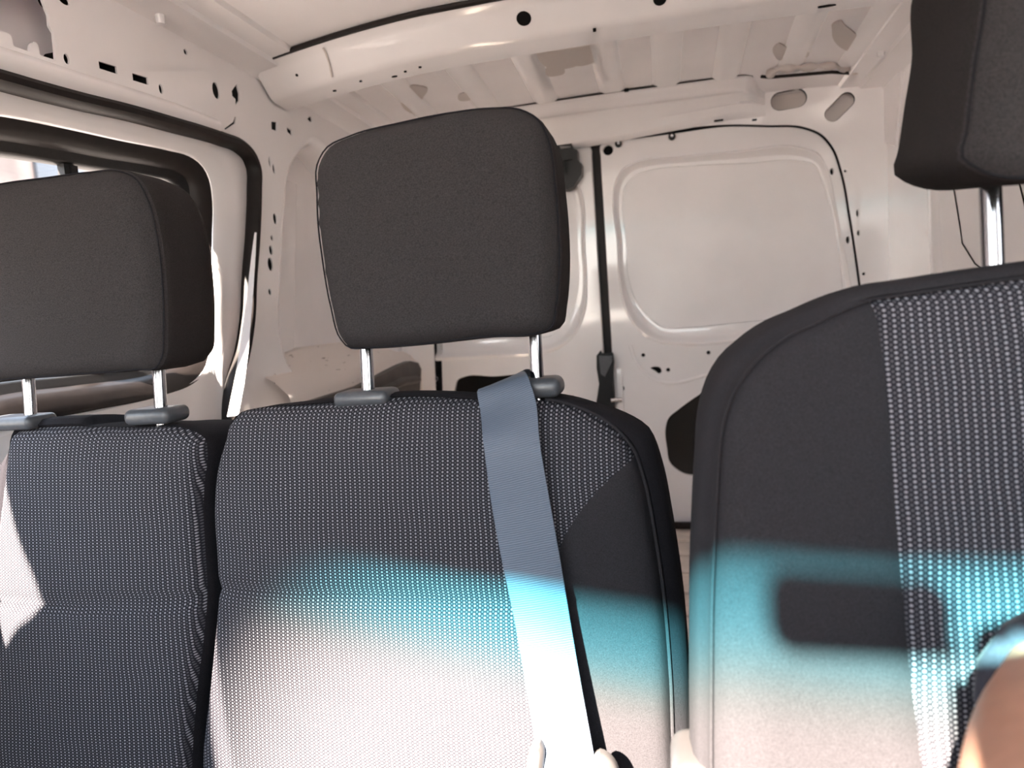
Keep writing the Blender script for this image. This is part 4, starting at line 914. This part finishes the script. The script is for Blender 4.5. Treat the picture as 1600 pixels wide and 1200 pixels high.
body = [[(PV, 0.12), (BL_, 0.115), (CH, 0.125), (NK, 0.06), (mid(NK, HD0, 0.55), 0.052), ((0.42, 0.18, 0.07), 0.082), ((0.42, 0.185, 0.13), 0.085), ((0.42, 0.19, 0.175), 0.055)],
        [(CH, 0.125), (mid(CH, SHn, 0.7), 0.08), (SHn, 0.054), (mid(SHn, ELn, 0.4), 0.052), (ELn, 0.042), (mid(ELn, WRn, 0.4), 0.038), (WRn, 0.026), (mid(WRn, (0.185, -0.050, -0.045), 0.6), 0.030)],
        [(CH, 0.125), (mid(CH, SHf, 0.7), 0.08), (SHf, 0.056), (mid(SHf, ELf, 0.5), 0.048), (ELf, 0.040), (mid(ELf, WRf, 0.4), 0.038), (WRf, 0.026), ((0.070, -0.062, 0.122), (0.035, 0.035))],
        [(PV, 0.12), (HIPa, 0.09), (mid(HIPa, KNa, 0.5), 0.075), (KNa, 0.056), (mid(KNa, ANa, 0.4), 0.052), (ANa, 0.036), ((0.22, -0.30, -0.925), 0.03)],
        [(PV, 0.12), (HIPb, 0.09), (mid(HIPb, KNb, 0.5), 0.075), (KNb, 0.056), (mid(KNb, ANb, 0.4), 0.052), (ANb, 0.036), ((0.44, -0.30, -0.925), 0.03)]]
# fingers: near hand round the phone, far hand placed above to shade the arm
nh = mid(WRn, (0.185, -0.050, -0.045), 0.6)
def fing(base, seq, r=0.0085): return [(base, 0.020)] + [(p, r - 0.0006 * i) for i, p in enumerate(seq)]
for i, (dx, ln) in enumerate(((0.0, 1.0), (0.018, 1.06), (0.036, 0.98), (0.052, 0.8))):
    b = (0.176 + dx * 0.2, -0.047, -0.030 + dx)
    body.append([(nh, 0.030), (b, 0.0095), (b[0] - 0.012 * ln, b[1] - 0.012, b[2] + 0.012) and ((b[0] - 0.014 * ln, b[1] + 0.004, b[2] + 0.016), 0.0085), ((b[0] - 0.036 * ln, b[1] + 0.008, b[2] + 0.02), 0.008), ((b[0] - 0.054 * ln, b[1] + 0.008, b[2] + 0.02), 0.007)])
body.append([(nh, 0.030), ((0.178, 0.006, -0.045), 0.0105), ((0.160, 0.010, -0.020), 0.0095), ((0.146, 0.008, -0.004), 0.008)])
fh = (0.070, -0.062, 0.122)
for i, (dx, ln) in enumerate(((0.0, 0.9), (0.016, 1.0), (0.032, 0.95), (0.046, 0.78))):
    b = (0.092 - dx, -0.044, 0.126)
    body.append([(fh, (0.035, 0.035)), (b, 0.0095), ((b[0] - 0.003, b[1] + 0.026 * ln, b[2] - 0.004), 0.0085), ((b[0] - 0.005, b[1] + 0.050 * ln, b[2] - 0.018), 0.008), ((b[0] - 0.006, b[1] + 0.050 * ln, b[2] - 0.034), 0.007)])
body.append([(fh, (0.035, 0.035)), ((0.082, -0.056, 0.086), 0.0105), ((0.080, -0.044, 0.064), 0.0095), ((0.078, -0.040, 0.048), 0.008)])
skin_obj('body', body, SKIN, per)
cuff = mid(SHn, ELn, 0.08); cufff = mid(SHf, ELf, 0.30)
skin_obj('shirt', [[(PV, 0.128), (BL_, 0.130), (CH, 0.142), (mid(CH, NK, 0.75), 0.085)],
    [(CH, 0.142), (mid(CH, SHn, 0.7), 0.096), (SHn, 0.060), (cuff, 0.059), (mid(SHn, ELn, 0.12), 0.058)],
    [(CH, 0.142), (mid(CH, SHf, 0.7), 0.096), (SHf, 0.068), (cufff, 0.064), (mid(SHf, ELf, 0.34), 0.062)]], SHIRT, per)
skin_obj('trousers', [[((0.36, 0.27, -0.49), 0.127), (HIPa, 0.098), (mid(HIPa, KNa, 0.5), 0.083), (KNa, 0.065), (mid(KNa, ANa, 0.4), 0.060), (mid(KNa, ANa, 0.93), 0.050)],
    [((0.36, 0.27, -0.49), 0.127), (HIPb, 0.098), (mid(HIPb, KNb, 0.5), 0.083), (KNb, 0.065), (mid(KNb, ANb, 0.4), 0.060), (mid(KNb, ANb, 0.93), 0.050)]], DENIM, per)
skin_obj('hair', [[((0.42, 0.215, 0.10), 0.070), ((0.42, 0.205, 0.15), 0.084), ((0.42, 0.195, 0.185), 0.066)]], HAIR, per)
phone = thing('smartphone', (0.07, -0.012, 0.0), 'black smartphone held up by the person in the driver seat', 'phone')
m = MB(); m.rbox((0.096, -0.014, 0.038), (0.078, 0.004, 0.047), 0.0035, 0, 3); m.build('phone_body', PLASTIC, phone)

# ================================================================== OUTSIDE THE LEFT WINDOW
PALE = noisy(mat('pale_render', (0.17, 0.135, 0.12), 0.8), 2, 0.25)
m = MB(); m.box(-9.4, -9.0, -4, 16, -1.6, 6.0)
shed = thing('building', (-9.2, 6, -1.6), 'pale building standing outside the left door window', 'building'); m.build('facade', PALE, shed)
for i in range(6):
    m = MB(); m.rbox((-8.97, 3 + i * 1.6, 2.2 + 0.9 * (i % 2)), (0.04, 0.45, 0.55), 0.03, 0, 2); m.build('window', GUIDE, shed)
m = MB(); m.box(-9.6, -8.5, -4, 16, 6.0, 6.2); m.build('roof', PALE, shed)
GROUND = noisy(mat('grey_concrete', (0.26, 0.238, 0.222), 0.9), 3, 0.2)
m = MB(); m.box(-30, 30, -30, 30, -1.65, -1.60); st(m.build('ground', GROUND), 'grey concrete yard outside the van')
